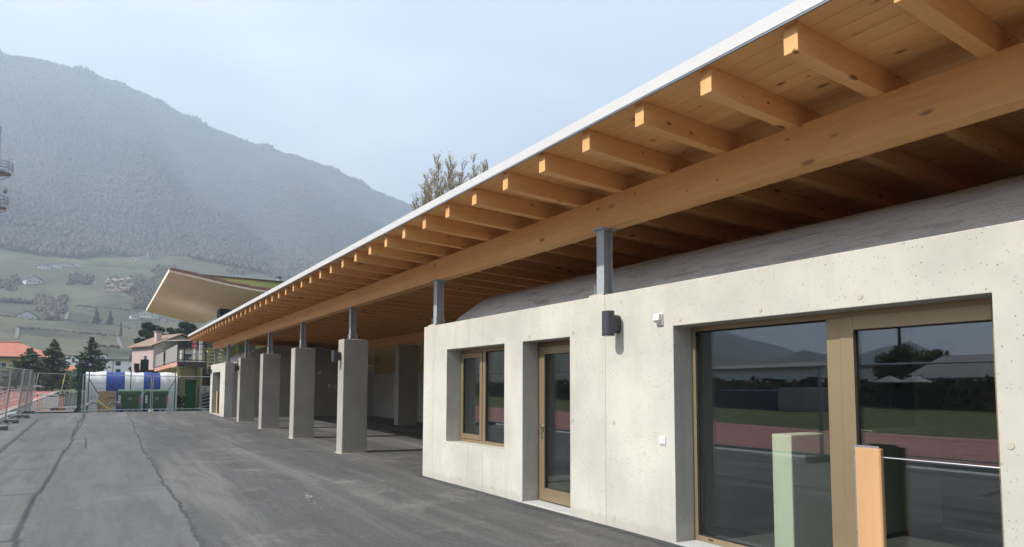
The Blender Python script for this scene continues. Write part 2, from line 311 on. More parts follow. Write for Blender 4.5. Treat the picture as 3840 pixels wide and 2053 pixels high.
# terrain: one polar sheet to the horizon
def build_terrain():
    rr = np.concatenate([[0.01], np.arange(6, 140, 6), np.geomspace(145, 900, 70), np.linspace(915, 2400, 110), [2500, 2650, 2800]])
    aa = np.concatenate([np.linspace(-math.pi, -.3, 90)[:-1], np.linspace(-.3, .75, 300), np.linspace(.75, math.pi, 80)[1:]])
    A, R_ = np.meshgrid(aa, rr); x = R_*np.sin(A); y = R_*np.cos(A); z = terr(x, y)
    n, m = A.shape; V = np.stack([x, y, z], -1).reshape(-1, 3); i = np.arange(n-1)[:, None]*m+np.arange(m-1)[None]; i = i.ravel()
    Fs = np.stack([i, i+1, i+1+m, i+m], -1)[:, ::-1]
    t = NT('hillside', .95, .1); v = t.coord(); q = t.sep(v)
    r2 = t.math('SQRT', t.math('ADD', t.math('MULTIPLY', q[0], q[0]), t.math('MULTIPLY', q[1], q[1])))
    n1 = t.noise(v, .012, 5, .6); n2 = t.noise(v, .05, 5, .6); n3 = t.noise(v, .35, 4, .7)
    mead = t.mix((.055, .068, .038), (.135, .148, .080), t.ramp(n1, [(.35, 0), (.65, 1)])); mead = t.mix(mead, (.155, .135, .10), t.math('MULTIPLY', t.ramp(n2, [(.46, 0), (.64, 1)]), .75)); mead = t.mix(mead, (.04, .05, .032), t.math('MULTIPLY', t.ramp(t.noise(v, .021, 6, .7, .6), [(.48, 0), (.60, 1)]), .9))
    # vineyard rows: thin stripes following two directions, patch by patch
    w1 = t.n('TexWave', wave_type='BANDS', bands_direction='DIAGONAL'); w1.inputs['Scale'].default_value = .16; w1.inputs['Distortion'].default_value = 1.2; w1.inputs['Detail'].default_value = 1; t.l(v, w1.inputs[0])
    mead = t.mix(mead, (.085, .08, .055), t.math('MULTIPLY', t.math('MULTIPLY', w1.outputs['Fac'], t.ramp(t.noise(v, .006, 2), [(.45, 0), (.52, 1)])), .9))
    lawn = t.mix((.055, .075, .025), (.12, .13, .05), t.noise(v, .11, 6, .65)); lawn = t.mix(lawn, (.20, .17, .10), t.math('MULTIPLY', t.ramp(t.noise(v, .9, 5, .7), [(.5, 0), (.75, 1)]), .4))
    forest = t.mix((.045, .045, .032), (.10, .085, .065), n2); forest = t.mix(forest, (.03, .04, .025), t.ramp(n3, [(.4, 0), (.7, .7)]))
    col = t.mix(lawn, mead, t.ramp(t.math('DIVIDE', r2, 1000.), [(.20, 0), (.26, 1)]))
    edge = t.math('ADD', t.math('DIVIDE', r2, 3000.), t.math('MULTIPLY', t.math('SUBTRACT', n1, .5), .10))
    col = t.mix(col, forest, t.ramp(edge, [(.325, 0), (.335, 1)]))
    t.color(col).bump(t.math('ADD', n3, n2), .8, .6)
    struct(soup('terrain', V, Fs, t.m, smooth=True))
build_terrain()
def sheet(name, xs, ys, zf, mat, jag=None):
    V = []; n, m = len(ys), len(xs)
    for y in ys:
        for k, x in enumerate(xs):
            xx = x+(jag(y) if jag and k == 0 else 0); V.append((xx, y, zf(xx, y)))
    Fs = [(j*m+k, j*m+k+1, (j+1)*m+k+1, (j+1)*m+k) for j in range(n-1) for k in range(m-1)]
    b = MB(); b.v = V; b.f = Fs; return b.build(name, mat, smooth=True)
YS = [float(q) for q in np.concatenate([np.arange(-12, 36, .75), np.arange(36, 48.01, .5)])]
yard = struct(sheet('asphalt_yard', [-3.35, -2, -1, 0, 1, 2, 3, 4.5, 6, 8, 10, 12.3], YS, gyard, M['asph']))
rs = random.Random(5); _j = {}
SEAM = [(-12, .93), (7.4, .958), (11.25, 1.06), (14.7, 1.06), (20, 1.115), (31, 1.36), (42.5, 1.46), (60, 1.5)]
YS2 = [float(q) for q in np.concatenate([np.arange(-12, 4, .7), np.arange(4, 24, .11), np.arange(24, 48.1, .3)])]
for y in YS2: _j[round(y, 3)] = lerp_tab(SEAM, y)+.022*math.sin(y*.9)+.014*math.sin(y*4.3+1)+rs.uniform(-.014, .014)
new = struct(sheet('new_asphalt_layer', [0, 2, 3, 4.5, 6, 8, 10, 12.28], YS2, lambda x, y: gyard(x, y)+.013, M['asph2'], jag=lambda y: _j[round(y, 3)]))
sk = MB()                                              # broken edge of the new layer, a real lip
for a, b in zip(YS2, YS2[1:]):
    xa, xb = _j[round(a, 3)], _j[round(b, 3)]; za, zb = gyard(xa, a), gyard(xb, b)
    sk.add([(xa-.012, a, za+.001), (xb-.012, b, zb+.001), (xb, b, zb+.013), (xa, a, za+.013)], [(0, 1, 2, 3)])
e_ = sk.build('layer_edge', M['tar_shade'], new)
# crumbs of asphalt and stone: along the seam, the wall foot, scattered
def crumbs():
    r = random.Random(8); b = MB()
    def one(x, y, s):
        z = gyard(x, y)+.012; n = 5; vs = [(x+s*math.cos(6.28*k/n)*r.uniform(.6, 1), y+s*math.sin(6.28*k/n)*r.uniform(.6, 1), z) for k in range(n)]+[(x, y, z+s*r.uniform(.5, .9))]
        b.add(vs, [(k, (k+1) % n, n) for k in range(n)])
    for _ in range(420): y = r.uniform(4, 40); one(lerp_tab(SEAM, y)+r.gauss(.03, .05), y, r.uniform(.004, .013))
    for _ in range(520): y = r.uniform(1, 11.1); one(5.075-abs(r.gauss(0, .035)), y, r.uniform(.004, .012))
    for _ in range(420): y = r.uniform(4, 34); one(r.uniform(-1.5, 4.9), y, r.uniform(.004, .012))
    for cx, cy in ((2.65, 9.4), (1.25, 17.4), (2.1, 12.2), (3.9, 9.9), (3.6, 11.3)):
        for _ in range(45): one(r.gauss(cx, .12), r.gauss(cy, .25), r.uniform(.006, .018))
    return tag(b.build('stone_crumbs', M['rubble']), 'pale stone and asphalt crumbs strewn over the yard', 'gravel', kind='stuff')
crumbs()
_k = {}; rs = random.Random(19)
YW = [float(q) for q in np.arange(-3, 11.3, .09)]
for y in YW: _k[round(y, 3)] = rs.uniform(-.05, .03)+.03*math.sin(y*2.3)
sheet('wall_joint', [4.985, 5.092], YW, lambda x, y: gyard(x, y)+.017, M['tar_shade'], jag=lambda y: _k[round(y, 3)]).parent = new
_k2 = {}
for y in YS2: _k2[round(y, 3)] = _j[round(y, 3)]
V = []
for y in YS2: x = _j[round(y, 3)]; V += [(x-.005, y, gyard(x, y)+.0165), (x+rs.uniform(.006, .04), y, gyard(x, y)+.0165)]
b = MB(); b.v = V; b.f = [(2*i, 2*i+1, 2*i+3, 2*i+2) for i in range(len(YS2)-1)]; b.build('seam_rim', M['asph3'], new)
def strip(pts, wd, dz, name, mat, parent):
    b = MB(); vs = []
    for (x, y, *ww) in pts:
        q = (ww[0] if ww else wd)/2; vs += [(x-q, y, gyard(x-q, y)+dz), (x+q, y, gyard(x+q, y)+dz)]
    b.add(vs, [(2*k, 2*k+1, 2*k+3, 2*k+2) for k in range(len(pts)-1)]); return b.build(name, mat, parent)
rs = random.Random(2)
def wig(pts, n, amp):
    out = []
    for a, b in zip(pts, pts[1:]):
        for k in range(n): t = k/n; out.append((a[0]+(b[0]-a[0])*t+rs.uniform(-amp, amp), a[1]+(b[1]-a[1])*t, (a[2]+(b[2]-a[2])*t)*rs.uniform(.75, 1.2)))
    return out+[pts[-1]]
strip(wig([(-.12, 19.9, .05), (-.14, 23.2, .05)], 6, .01), .1, .006, 'tar_shadow_strip', M['tar_shade'], yard)  # short dark strip painted in place of a shadow cast by the fence
strip(wig([(-.50, 24.5, .035), (-.34, 29, .04), (-.36, 33, .05), (-.30, 41, .06)], 8, .03), .1, .006, 'tar_shadow_strip', M['tar_shade'], yard)
def scuff(u, v, n, sx, sy, seed):
    r = random.Random(seed); c = px(u, v, z=.013); b = MB()
    for _ in range(n):
        x, y, q = r.gauss(c.x, sx), r.gauss(c.y, sy), r.uniform(.01, .035); m = 7; b.add([(x+q*math.cos(6.283*k/m)*r.uniform(.4, 1.1), y+2.2*q*math.sin(6.283*k/m)*r.uniform(.4, 1.1), gyard(x, y)+.0175+_*.0001) for k in range(m)], [tuple(range(m))])
    b.build('chalk_scuff', M['scuff'], new)['kind'] = 'stuff'
scuff(1155, 1860, 9, .03, .16, 1); scuff(546, 1714, 6, .05, .2, 2)
# drainage slot channel on the left
ch = strip([(-1.84-.006*(y-20), y) for y in range(8, 45)], .09, .005, 'drain_channel', M['dirt'], yard)
b = MB(); y = 12.0
while y < 34: x = -1.84-.006*(y-20); z = gyard(x, y)+.007; b.add([(x-.06, y, z), (x+.06, y, z), (x+.06, y+.10, z), (x-.06, y+.10, z)], [(0, 1, 2, 3)]); y += .22
b.build('drain_slot', M['tar_shade'], ch)
# track, kerb, lanes
def ztr(x, y): return lerp_tab(GT, y)
TY = [float(q) for q in np.arange(-60, 116, 3)]
struct(sheet('running_track', [-13.4, -10, -7, -4.0], TY, lambda x, y: ztr(x, y)+.012, M['track']))
trk = bpy.data.objects['running_track']
for k in range(8):
    x = -4.25-1.22*k; b = MB(); vs = []
    for y in TY: vs += [(x-.028, y, ztr(x, y)+.017), (x+.028, y, ztr(x, y)+.017)]
    b.add(vs, [(2*i, 2*i+1, 2*i+3, 2*i+2) for i in range(len(TY)-1)]); b.build('lane_line', M['line'], trk)
b = MB()
for a, c in zip(TY, TY[1:]):
    za, zc = ztr(0, a), ztr(0, c)
    b.add([(-4.0, a, za-.1), (-3.84, a, za-.1), (-3.84, c, zc-.1), (-4.0, c, zc-.1), (-4.0, a, za+.06), (-3.84, a, za+.06), (-3.84, c, zc+.06), (-4.0, c, zc+.06)], [(4, 5, 6, 7), (0, 1, 5, 4), (1, 2, 6, 5), (3, 0, 4, 7)])
struct(b.build('track_kerb', M['kerb']))
struct(sheet('track_apron', [-3.84, -3.36], TY[:36], lambda x, y: ztr(x, y)+.004, M['kerb']))
struct(sheet('far_apron', [-3.8, -2.5, -.9], [float(q) for q in np.arange(44, 80, 2)], lambda x, y: ztr(x, y)-.005, M['apron']))

# ------------------------------------------------------------------ concrete buildings
def wall_x(x0, x1, ys, zs, holes):
    """wall slab between x0 and x1; cells of the (ys, zs) grid listed in holes are left open"""
    b = MB(); ny, nz_ = len(ys)-1, len(zs)-1
    full = lambda i, j: 0 <= i < ny and 0 <= j < nz_ and (i, j) not in holes
    for i in range(ny):
        for j in range(nz_):
            if not full(i, j): continue
            a, c, d, e = ys[i], ys[i+1], zs[j], zs[j+1]
            b.add([(x0, a, d), (x0, c, d), (x0, c, e), (x0, a, e)], [(0, 1, 2, 3)]); b.add([(x1, a, d), (x1, c, d), (x1, c, e), (x1, a, e)], [(3, 2, 1, 0)])
            if not full(i-1, j): b.add([(x0, a, d), (x1, a, d), (x1, a, e), (x0, a, e)], [(0, 3, 2, 1)])
            if not full(i+1, j): b.add([(x0, c, d), (x1, c, d), (x1, c, e), (x0, c, e)], [(0, 1, 2, 3)])
            if not full(i, j-1): b.add([(x0, a, d), (x1, a, d), (x1, c, d), (x0, c, d)], [(0, 1, 2, 3)])
            if not full(i, j+1): b.add([(x0, a, e), (x1, a, e), (x1, c, e), (x0, c, e)], [(3, 2, 1, 0)])
    # weld
    idx = {}; nv = []; mp = []
    for p in b.v:
        k = tuple(round(q, 5) for q in p)
        if k not in idx: idx[k] = len(nv); nv.append(p)
        mp.append(idx[k])
    b.v = nv; b.f = [tuple(mp[i] for i in f) for f in b.f]; return b
def vz(x, base=2.66, rise=.9): return base+rise*(1-abs((8.3-x)/2.75)**3.6)
def vault(y0, y1, name, parent, base=2.66):
    xs = [5.55+5.5*(1-math.cos(math.pi*k/44))/2 for k in range(45)]; ysn = max(2, int((y1-y0)/.16)); rs = random.Random(3); V = []; m = len(xs)
    for j in range(ysn+1):
        for k, x in enumerate(xs):
            n = .010*math.sin(x*9+y0+j*.31)*math.sin(j*.47+x)+rs.uniform(-.007, .007) if 0 < k < m-1 else 0
            V.append((x, y0+(y1-y0)*j/ysn, vz(x, base)+n))
    Fs = [(j*m+k, j*m+k+1, (j+1)*m+k+1, (j+1)*m+k) for j in range(ysn) for k in range(m-1)]
    o = len(V)
    for j in (0, ysn):
        for k, x in enumerate(xs): V.append((x, y0+(y1-y0)*j/ysn, max(base-.02, vz(x, base)-.2)))
    for s, r0 in ((0, 0), (1, ysn*m)): Fs += [(r0+k, r0+k+1, o+s*m+k+1, o+s*m+k) for k in range(m-1)]
    Fs += [(o+k, o+k+1, o+m+k+1, o+m+k) for k in range(m-1)]
    b = MB(); b.v = V; b.f = Fs; return b.build(name, M['vault'], parent, smooth=True)

X0 = 5.09
nb = thing('concrete_building', (X0, 4, 0), 'pale concrete building with wide glazed opening and rough vaulted top under the canopy', 'building')
ysn = [-4.5, 2.04, 4.95, 6.73, 7.83, 8.32, 10.205, 11.14]; zsn = [-.05, .02, .692, 2.249, 2.705]
holes = {(1, 1), (1, 2), (3, 1), (3, 2), (5, 2)}
fw_ = wall_x(X0, X0+.36, ysn, zsn, holes).build('front_wall', M['conc'], nb, bevel=.006)
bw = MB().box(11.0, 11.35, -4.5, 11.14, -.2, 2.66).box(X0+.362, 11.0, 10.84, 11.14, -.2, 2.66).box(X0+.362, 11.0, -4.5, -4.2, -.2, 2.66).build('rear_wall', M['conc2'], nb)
for yy in (10.86, -4.48): MB().prism([(5.62+k*.1, max(2.68, vz(5.62+k*.1)-.17)) for k in range(54)]+[(10.95, 2.665), (5.62, 2.665)], 'y', yy, yy+.2).build('gable_arch', M['conc2'], nb)
vault(-4.5, 11.12, 'vault_roof', nb)
MB().box(X0+.362, 11, -4.2, 10.84, -.08, .012).build('interior_floor', M['darkfloor'], nb)
MB().box(5.95, 10.98, 5.55, 5.72, .012, 2.85).build('partition', M['inner'], nb)
MB().box(9.0, 9.12, 5.72, 10.84, .012, 2.85).build('partition', M['inner'], nb)
hw = MB().box(5.75, 8.6, 4.06, 4.28, .012, 1.152).build('half_wall', M['greenwall'], nb, bevel=.012); hw['label'] = 'pale green half height wall behind the glass'
MB().box(6.6, 8.5, 6.0, 7.6, .012, .34).build('plinth', M['greenwall'], nb)
MB().box(X0+.02, X0+.355, 6.732, 7.828, .021, .032).build('door_sill', M['sill'], nb); MB().box(X0-.02, X0+.355, 2.042, 4.948, .021, .034).build('door_sill', M['sill'], nb)
# form tie plugs cast into the wall face
def plug(x, y, z): MB().tube((x-.004, y, z), (x+.004, y, z), .024, 14).build('tie_plug', M['pad'], nb)
for u_, v_ in [(2300,1585),(2302,1945),(1725,1797),(1843,1826),(1845,1276),(1985,1262),(2148,1248),(2549,1198),(2850,1161),(3225,1112),(3790,1672),(2145,1575)]:
    p = px(u_, v_, x=X0); plug(X0-.001, p.y, p.z)

def frame(parent, name, x0, x1, y0, y1, z0, z1, wl, wr, wt, wb, mat):
    """rectangular frame as four mitre-free members; wl is the far (high y) side"""
    b = MB().box(x0, x1, y1-wl, y1, z0, z1).box(x0, x1, y0, y0+wr, z0, z1).box(x0, x1, y0+wr, y1-wl, z1-wt, z1).box(x0, x1, y0+wr, y1-wl, z0, z0+wb)
    return b.build(name, mat, parent, bevel=.004)
def pane(parent, x, y0, y1, z0, z1): return MB().box(x, x+.024, y0, y1, z0, z1).build('pane', M['glass'], parent)
def part(name, parent, loc):
    o = bpy.data.objects.new(name, None); C.objects.link(o); o.parent = parent; o.location = Vector(loc)-Vector(parent.location); return o
GX = X0+.262
# small window: opening sash on the far side, fixed pane on the near side
wn = part('window', nb, (GX, 9.26, .69))
frame(wn, 'frame', GX, GX+.07, 8.322, 10.203, .694, 2.247, .05, .045, .06, .05, M['bronze'])
MB().box(GX-.004, GX+.072, 9.33, 9.42, .744, 2.187).build('mullion', M['bronze'], wn, bevel=.004)
frame(wn, 'sash', GX-.014, GX+.05, 9.425, 10.15, .75, 2.18, .07, .075, .085, .08, M['bronze'])
pane(wn, GX+.02, 9.5, 10.08, .83, 2.095); pane(wn, GX+.03, 8.367, 9.33, .744, 2.187)
frame(wn, 'gasket', GX+.006, GX+.03, 9.492, 10.088, .822, 2.103, .014, .014, .014, .014, M['gasket']); frame(wn, 'gasket', GX+.012, GX+.034, 8.367, 9.33, .744, 2.187, .014, .014, .014, .014, M['gasket'])
# glazed door
dr = part('door', nb, (GX, 7.28, 0))
frame(dr, 'frame', GX, GX+.07, 6.732, 7.828, .034, 2.247, .06, .05, .06, .004, M['bronze_d'])
frame(dr, 'leaf', GX-.016, GX+.05, 6.785, 7.765, .05, 2.182, .115, .10, .11, .17, M['bronze'])
pane(dr, GX+.02, 6.885, 7.65, .22, 2.072); frame(dr, 'gasket', GX+.004, GX+.03, 6.877, 7.658, .212, 2.08, .014, .014, .014, .014, M['gasket'])
hb = MB().tube((GX-.016, 7.70, 1.06), (GX-.075, 7.70, 1.06), .011).tube((GX-.075, 7.71, 1.06), (GX-.075, 7.57, 1.06), .0105).tube((GX-.016, 7.70, 1.06), (GX-.026, 7.70, 1.06), .026, 16)
hb.build('handle', M['steel'], dr, smooth=True)
MB().cbox((GX-.022, 7.70, .90), .014, .034, .085).tube((GX-.04, 7.70, .915), (GX-.02, 7.70, .915), .011).build('lock', M['steel'], dr, bevel=.006)
# wide glazing
bwn = part('glazed_front', nb, (GX, 3.5, 0))
frame(bwn, 'frame', GX, GX+.075, 2.042, 4.948, .036, 2.25, .055, .045, .05, .055, M['bronze'])
MB().box(GX-.012, GX+.08, 3.275, 3.40, .091, 2.2).build('mullion', M['bronze'], bwn, bevel=.004)
frame(bwn, 'leaf', GX-.02, GX+.055, 2.085, 3.272, .06, 2.205, .115, .06, .115, .12, M['bronze'])
pane(bwn, GX+.03, 3.40, 4.893, .091, 2.2); pane(bwn, GX+.02, 2.145, 3.157, .18, 2.09)
frame(bwn, 'gasket', GX+.012, GX+.034, 3.40, 4.893, .091, 2.2, .016, .012, .014, .014, M['gasket']); frame(bwn, 'gasket', GX+.004, GX+.03, 2.137, 3.165, .172, 2.098, .016, .014, .016, .014, M['gasket'])
MB().box(GX-.004, GX+.002, 4.70, 4.76, .062, .076).build('weep_cover', M['gasket'], bwn)
# timber faced barrier post with steel rod
def barrier(y, x, z0, ymin, label):
    t = thing('door_barrier', (x, y, z0), label, 'barrier')
    MB().prism([(x-.03, y-.10), (x-.018, y-.112), (x+.018, y-.112), (x+.03, y-.10), (x+.03, y+.088), (x-.03, y+.088)], 'z', z0, z0+1.10).build('timber_board', M['beech'], t, bevel=.004)
    MB().box(x+.031, x+.037, y-.07, y+.135, z0, z0+1.115).box(x+.037, x+.10, y+.129, y+.135, z0, z0+1.115).build('steel_plate', M['grey_pl'], t)
    for zz in (.42, .9, 1.06): MB().tube((x+.031, y+.115, z0+zz), (x+.018, y+.115, z0+zz), .011, 8).build('bolt', M['steel'], t)
    MB().tube((x+.01, y-.10, z0+1.035), (x+.01, ymin, z0+1.035), .0065, 8).tube((x+.01, ymin+.004, z0+1.035), (x+.01, ymin, z0+1.035), .02, 10).build('rod', M['steel'], t)
    return t
barrier(2.995, 5.21, .034, 2.045, 'orange timber barrier post with thin steel rod before the wide glazing')

# ------------------------------------------------------------------ far concrete block
fb = thing('concrete_building', (X0, 35, .24), 'far concrete block with dark doorway and arched end wall under the canopy end', 'building')
ys2 = [32.97, 34.32, 36.75, 37.42]; zs2 = [.10, .285, 2.325, 2.735]
wall_x(X0, X0+.36, ys2, zs2, {(1, 1)}).build('front_wall', M['conc'], fb, bevel=.006)
ew = MB().prism([(X0+.362, -.1), (12.45, -.1)]+[(12.45, 2.70)]+[(11.0-.1*k, max(2.70, vz(11.0-.1*k, 2.70)-.06)) for k in range(55)]+[(X0+.362, 2.70)], 'y', 32.975, 33.25)
ew.build('end_wall', M['conc2'], fb)
MB().box(X0+.362, 11.35, 37.15, 37.40, 0, 2.7).box(11.05, 11.35, 33.26, 37.14, 0, 2.7).build('rear_wall', M['conc2'], fb)
vault(33.0, 37.40, 'vault_roof', fb, 2.70)
MB().box(X0+.362, 11.0, 33.26, 37.14, .2, .284).build('interior_floor', M['darkfloor'], fb)
d2 = part('door', fb, (GX, 35.5, .285))
frame(d2, 'frame', GX, GX+.07, 34.322, 36.748, .29, 2.323, .06, .05, .06, .06, M['bronze']); pane(d2, GX+.02, 34.372, 36.688, .35, 2.263)
MB().box(GX-.01, GX+.08, 35.45, 35.57, .35, 2.263).build('mullion', M['bronze'], d2)
barrier(35.75, 5.2, .285, 34.33, 'small orange timber barrier post in the far block doorway')

# ------------------------------------------------------------------ pillars, back wall of the open hall
for k, (a, c, lab) in enumerate([(15.77, 16.2, 'largest front concrete pillar, nearest to the pale building'), (20.40, 20.86, 'second front concrete pillar from the pale building'),
                                 (24.89, 25.35, 'third front concrete pillar from the pale building'), (29.24, 29.71, 'farthest front concrete pillar, next to the far block')]):
    zt = [2.775, 2.788, 2.80, 2.812][k]
    t = thing('concrete_pillar', (5.4, (a+c)/2, gyard(5.4, a)), lab, 'pillar', 'front pillars of the open hall')
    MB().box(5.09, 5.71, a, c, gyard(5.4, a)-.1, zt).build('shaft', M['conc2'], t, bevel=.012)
    f_ = MB().box(5.05, 5.75, a-.05, c+.05, gyard(5.4, a)-.1, gyard(5.4, a)+.019).build('mortar_foot', M['pad'], t)
t = thing('concrete_pillar', (10.85, 25.5, -.05), 'shaded concrete pillar at the back of the hall under the rear beam', 'pillar')
MB().box(10.45, 11.3, 25.28, 25.72, -.15, 3.36).build('shaft', M['conc2'], t, bevel=.012)
bwl = thing('hall_back_wall', (12.2, 22, 0), 'rear wall of the open hall, concrete below and ochre boards above', 'wall')
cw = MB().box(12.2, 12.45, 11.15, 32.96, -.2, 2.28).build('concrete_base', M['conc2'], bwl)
M['ochre'] = simple('ochre_board', (.34, .24, .085), .75, 0, .08, 2)
y = 11.2
while y < 33: MB().box(12.26, 12.30, y, min(y+3.28, 32.96), 2.283, 4.2).build('ochre_panel', M['ochre'], bwl); y += 3.3
MB().box(12.0, 12.2, 11.15, 25.2, 3.22, 3.36).build('dark_rail', M['lamp'], bwl); MB().box(10.2, 12.44, 33.0, 33.05, 2.72, 3.62).build('ochre_panel', M['ochre'], bwl)
for u_, v_, lab in [(1237, 1449, 'left white socket box on the shaded hall end wall'), (1256, 1450, 'right white socket box on the shaded hall end wall')]:
    p = px(u_, v_, y=32.97); t = thing('socket_box', p, lab, 'socket'); MB().box(p.x-.07, p.x+.07, 32.90, 32.972, p.z-.09, p.z+.09).build('case', M['white'], t, bevel=.006); MB().box(p.x-.035, p.x+.035, 32.885, 32.90, p.z-.04, p.z+.03).build('cover', M['lamp'], t)
p = px(1198, 1398, y=32.97); t = thing('bulkhead_light', p, 'small round white light on the shaded hall end wall', 'lamp'); MB().tube((p.x, 32.97, p.z), (p.x, 32.9, p.z), .07, 14).build('housing', M['white'], t, smooth=True); MB().tube((p.x, 32.9, p.z), (p.x, 32.885, p.z), .05, 14).build('glass', M['opal'], t)

# ------------------------------------------------------------------ canopy roof
RX, RZ, SLP, R0, RS = 4.138, 4.004, -.0415, 2.114, .7836
cr = thing('canopy_roof', (5.3, 17, 3.5), 'long timber canopy roof with pale metal edge on steel posts', 'roof')
YA, YB = -3.4, 38.30
BX0, BX1 = 5.262, 5.468; BZ0 = 3.574; BZ1 = RZ+SLP*(BX0-RX)+.004
splits = [YA, 11.35, 24.6, YB]
for a, c in zip(splits, splits[1:]): MB().box(BX0, BX1, a+.002, c-.002, BZ0, BZ1).build('front_beam', M['woody'], cr, bevel=.006)
MB().box(10.56, 10.78, YA, 37.6, 3.36, RZ+SLP*(10.56-RX)).build('rear_beam', M['woody'], cr, bevel=.006)
RE = 12.0; rl = RE-RX; zr1 = RZ+SLP*rl; rh = .207
rb = MB().add([(RX, 0, RZ), (RE, 0, zr1), (RE, 0, zr1+rh), (RX, 0, RZ+rh), (RX, -.115, RZ), (RE, -.115, zr1), (RE, -.115, zr1+rh), (RX, -.115, RZ+rh)], [(0, 1, 2, 3), (7, 6, 5, 4), (0, 4, 5, 1), (1, 5, 6, 2), (2, 6, 7, 3), (3, 7, 4, 0)])
r0 = None
for k in range(-7, 47):
    y = R0+RS*k
    if y > YB: break
    if r0 is None:
        r0 = rb.build('rafter', M['woodx'], cr, bevel=.004, local=True); o = r0
    else: o = r0.copy(); C.objects.link(o); o.parent = cr
    o.location = Vector((0, y, 0))-Vector(cr.location)
# deck boards
def board(x0, x1, y0, y1, name='deck_board'):
    f = lambda x: RZ+rh+SLP*(x-RX)+.002
    return MB().add([(x0, y0, f(x0)), (x1, y0, f(x1)), (x1, y1, f(x1)), (x0, y1, f(x0)), (x0, y0, f(x0)+.028), (x1, y0, f(x1)+.028), (x1, y1, f(x1)+.028), (x0, y1, f(x0)+.028)],
        [(0, 3, 2, 1), (4, 5, 6, 7), (0, 1, 5, 4), (1, 2, 6, 5), (2, 3, 7, 6), (3, 0, 4, 7)]).build(name, M['plank'], cr, bevel=.003)
rs = random.Random(12); x = 4.10; k = 0; bw_ = .178
while x < RE:
    if x < 5.5:
        y = YA-rs.uniform(0, 3)
        while y < YB:
            y1 = min(y+rs.choice((3.13, 3.92, 4.7)), YB+.1); board(x+.002, min(x+bw_-.002, RE), max(y, YA)+.001, y1-.001); y = y1
    else: board(x+.002, min(x+bw_-.002, RE), YA, YB+.1)
    x += bw_
f = lambda x: RZ+rh+SLP*(x-RX)
b = MB(); b.add([(4.085, YA, f(4.085)+.034), (RE, YA, f(RE)+.034), (RE, YB+.1, f(RE)+.034), (4.085, YB+.1, f(4.085)+.034), (4.085, YA, f(4.085)+.09), (RE, YA, f(RE)+.09), (RE, YB+.1, f(RE)+.09), (4.085, YB+.1, f(4.085)+.09)],
    [(0, 3, 2, 1), (4, 5, 6, 7), (0, 1, 5, 4), (1, 2, 6, 5), (2, 3, 7, 6), (3, 0, 4, 7)]); b.build('roof_covering', M['edge'], cr)
for a, c in zip([YA, 8.6, 20.6, 32.6], [8.6, 20.6, 32.6, YB+.14]): MB().box(4.062, 4.084, a+.001, c-.001, 4.212, 4.318).box(4.084, 4.30, a+.001, c-.001, 4.306, 4.318).build('fascia', M['fascia'], cr)
MB().box(4.066, 4.083, YA, YB+.14, 4.196, 4.211).build('drip_edge', M['edge'], cr)
MB().box(4.09, RE, YB+.10, YB+.125, 4.0, 4.30).build('end_fascia', M['fascia'], cr)
# steel posts
def post(x, y, z0):
    g = part('steel_post', cr, (x, y, z0)); zt = BZ0-.014
    h = .07; MB().box(x-h, x-h+.012, y-h, y+h, z0+.015, zt).box(x+h-.012, x+h, y-h, y+h, z0+.015, zt).box(x-h+.012, x+h-.012, y-.005, y+.005, z0+.015, zt).build('profile', M['galv'], g)
    MB().box(x-.13, x+.13, y-.11, y+.11, zt, zt+.013).build('top_plate', M['galv'], g); MB().box(x-.105, x+.105, y-.10, y+.10, z0, z0+.015).build('base_plate', M['galv'], g)
    for sx in (-.085, .085):
        for sy in (-.088, .088): MB().tube((x+sx, y+sy, z0-.04), (x+sx, y+sy, z0+.135), .0065, 6).build('anchor_bolt', M['steel'], g)
for y in (-2.6, 6.30, 11.0): 
    post(5.31, y, 2.745); MB().box(5.17, 5.44, y-.135, y+.135, 2.702, 2.745).build('mortar_pad', M['pad'], nb)
for y, z in ((15.985, 2.775), (20.63, 2.788), (25.12, 2.80), (29.475, 2.812)): post(5.37, y, z)
for y in (33.4, 37.2): post(5.29, y, 2.755); MB().box(5.15, 5.42, y-.13, y+.13, 2.733, 2.755).build('mortar_pad', M['pad'], fb)

# ------------------------------------------------------------------ wall lamps, sensor, switch
def wall_lamp(y, z, label):
    t = thing('wall_lamp', (X0, y, z), label, 'lamp', 'charcoal cylinder wall lamps'); xc = X0-.155; n = 28
    MB().tube((xc, y, z-.142), (xc, y, z+.142), .072, n).build('cylinder', M['lamp'], t, smooth=True)
    MB().ring((xc, y, z-.126), .0725, .0015, 'z', n, 5).build('groove', M['gasket'], t); MB().tube((xc, y, z-.1435), (xc, y, z-.1425), .062, n).build('diffuser', M['opal'], t)
    pts = [(math.cos(a)*.045, math.sin(a)*.045+(.06 if math.sin(a) > 0 else -.06)) for a in [math.pi*2*k/20+.001 for k in range(20)]]
    MB().prism([(y+q[0], z+q[1]) for q in pts], 'x', X0-.10, X0).build('bracket', M['lamp'], t, bevel=.003)
wall_lamp(5.80, 2.335, 'charcoal cylinder lamp on the pale wall beside the wide glazing'); wall_lamp(16.0, 2.36, 'charcoal cylinder lamp on the nearest front pillar')
wall_lamp(29.47, 2.39, 'charcoal cylinder lamp on the farthest front pillar'); wall_lamp(37.12, 2.40, 'charcoal cylinder lamp on the corner of the far block')
t = thing('motion_sensor', (X0, 5.13, 2.33), 'small white motion sensor on the pale wall near the wide glazing', 'sensor')
MB().box(X0-.022, X0, 5.085, 5.18, 2.268, 2.393).build('base', M['white'], t, bevel=.004); MB().prism([(X0-.075, 2.318), (X0-.022, 2.318), (X0-.022, 2.39), (X0-.06, 2.39)], 'y', 5.09, 5.175).build('hood', M['white'], t, bevel=.006)
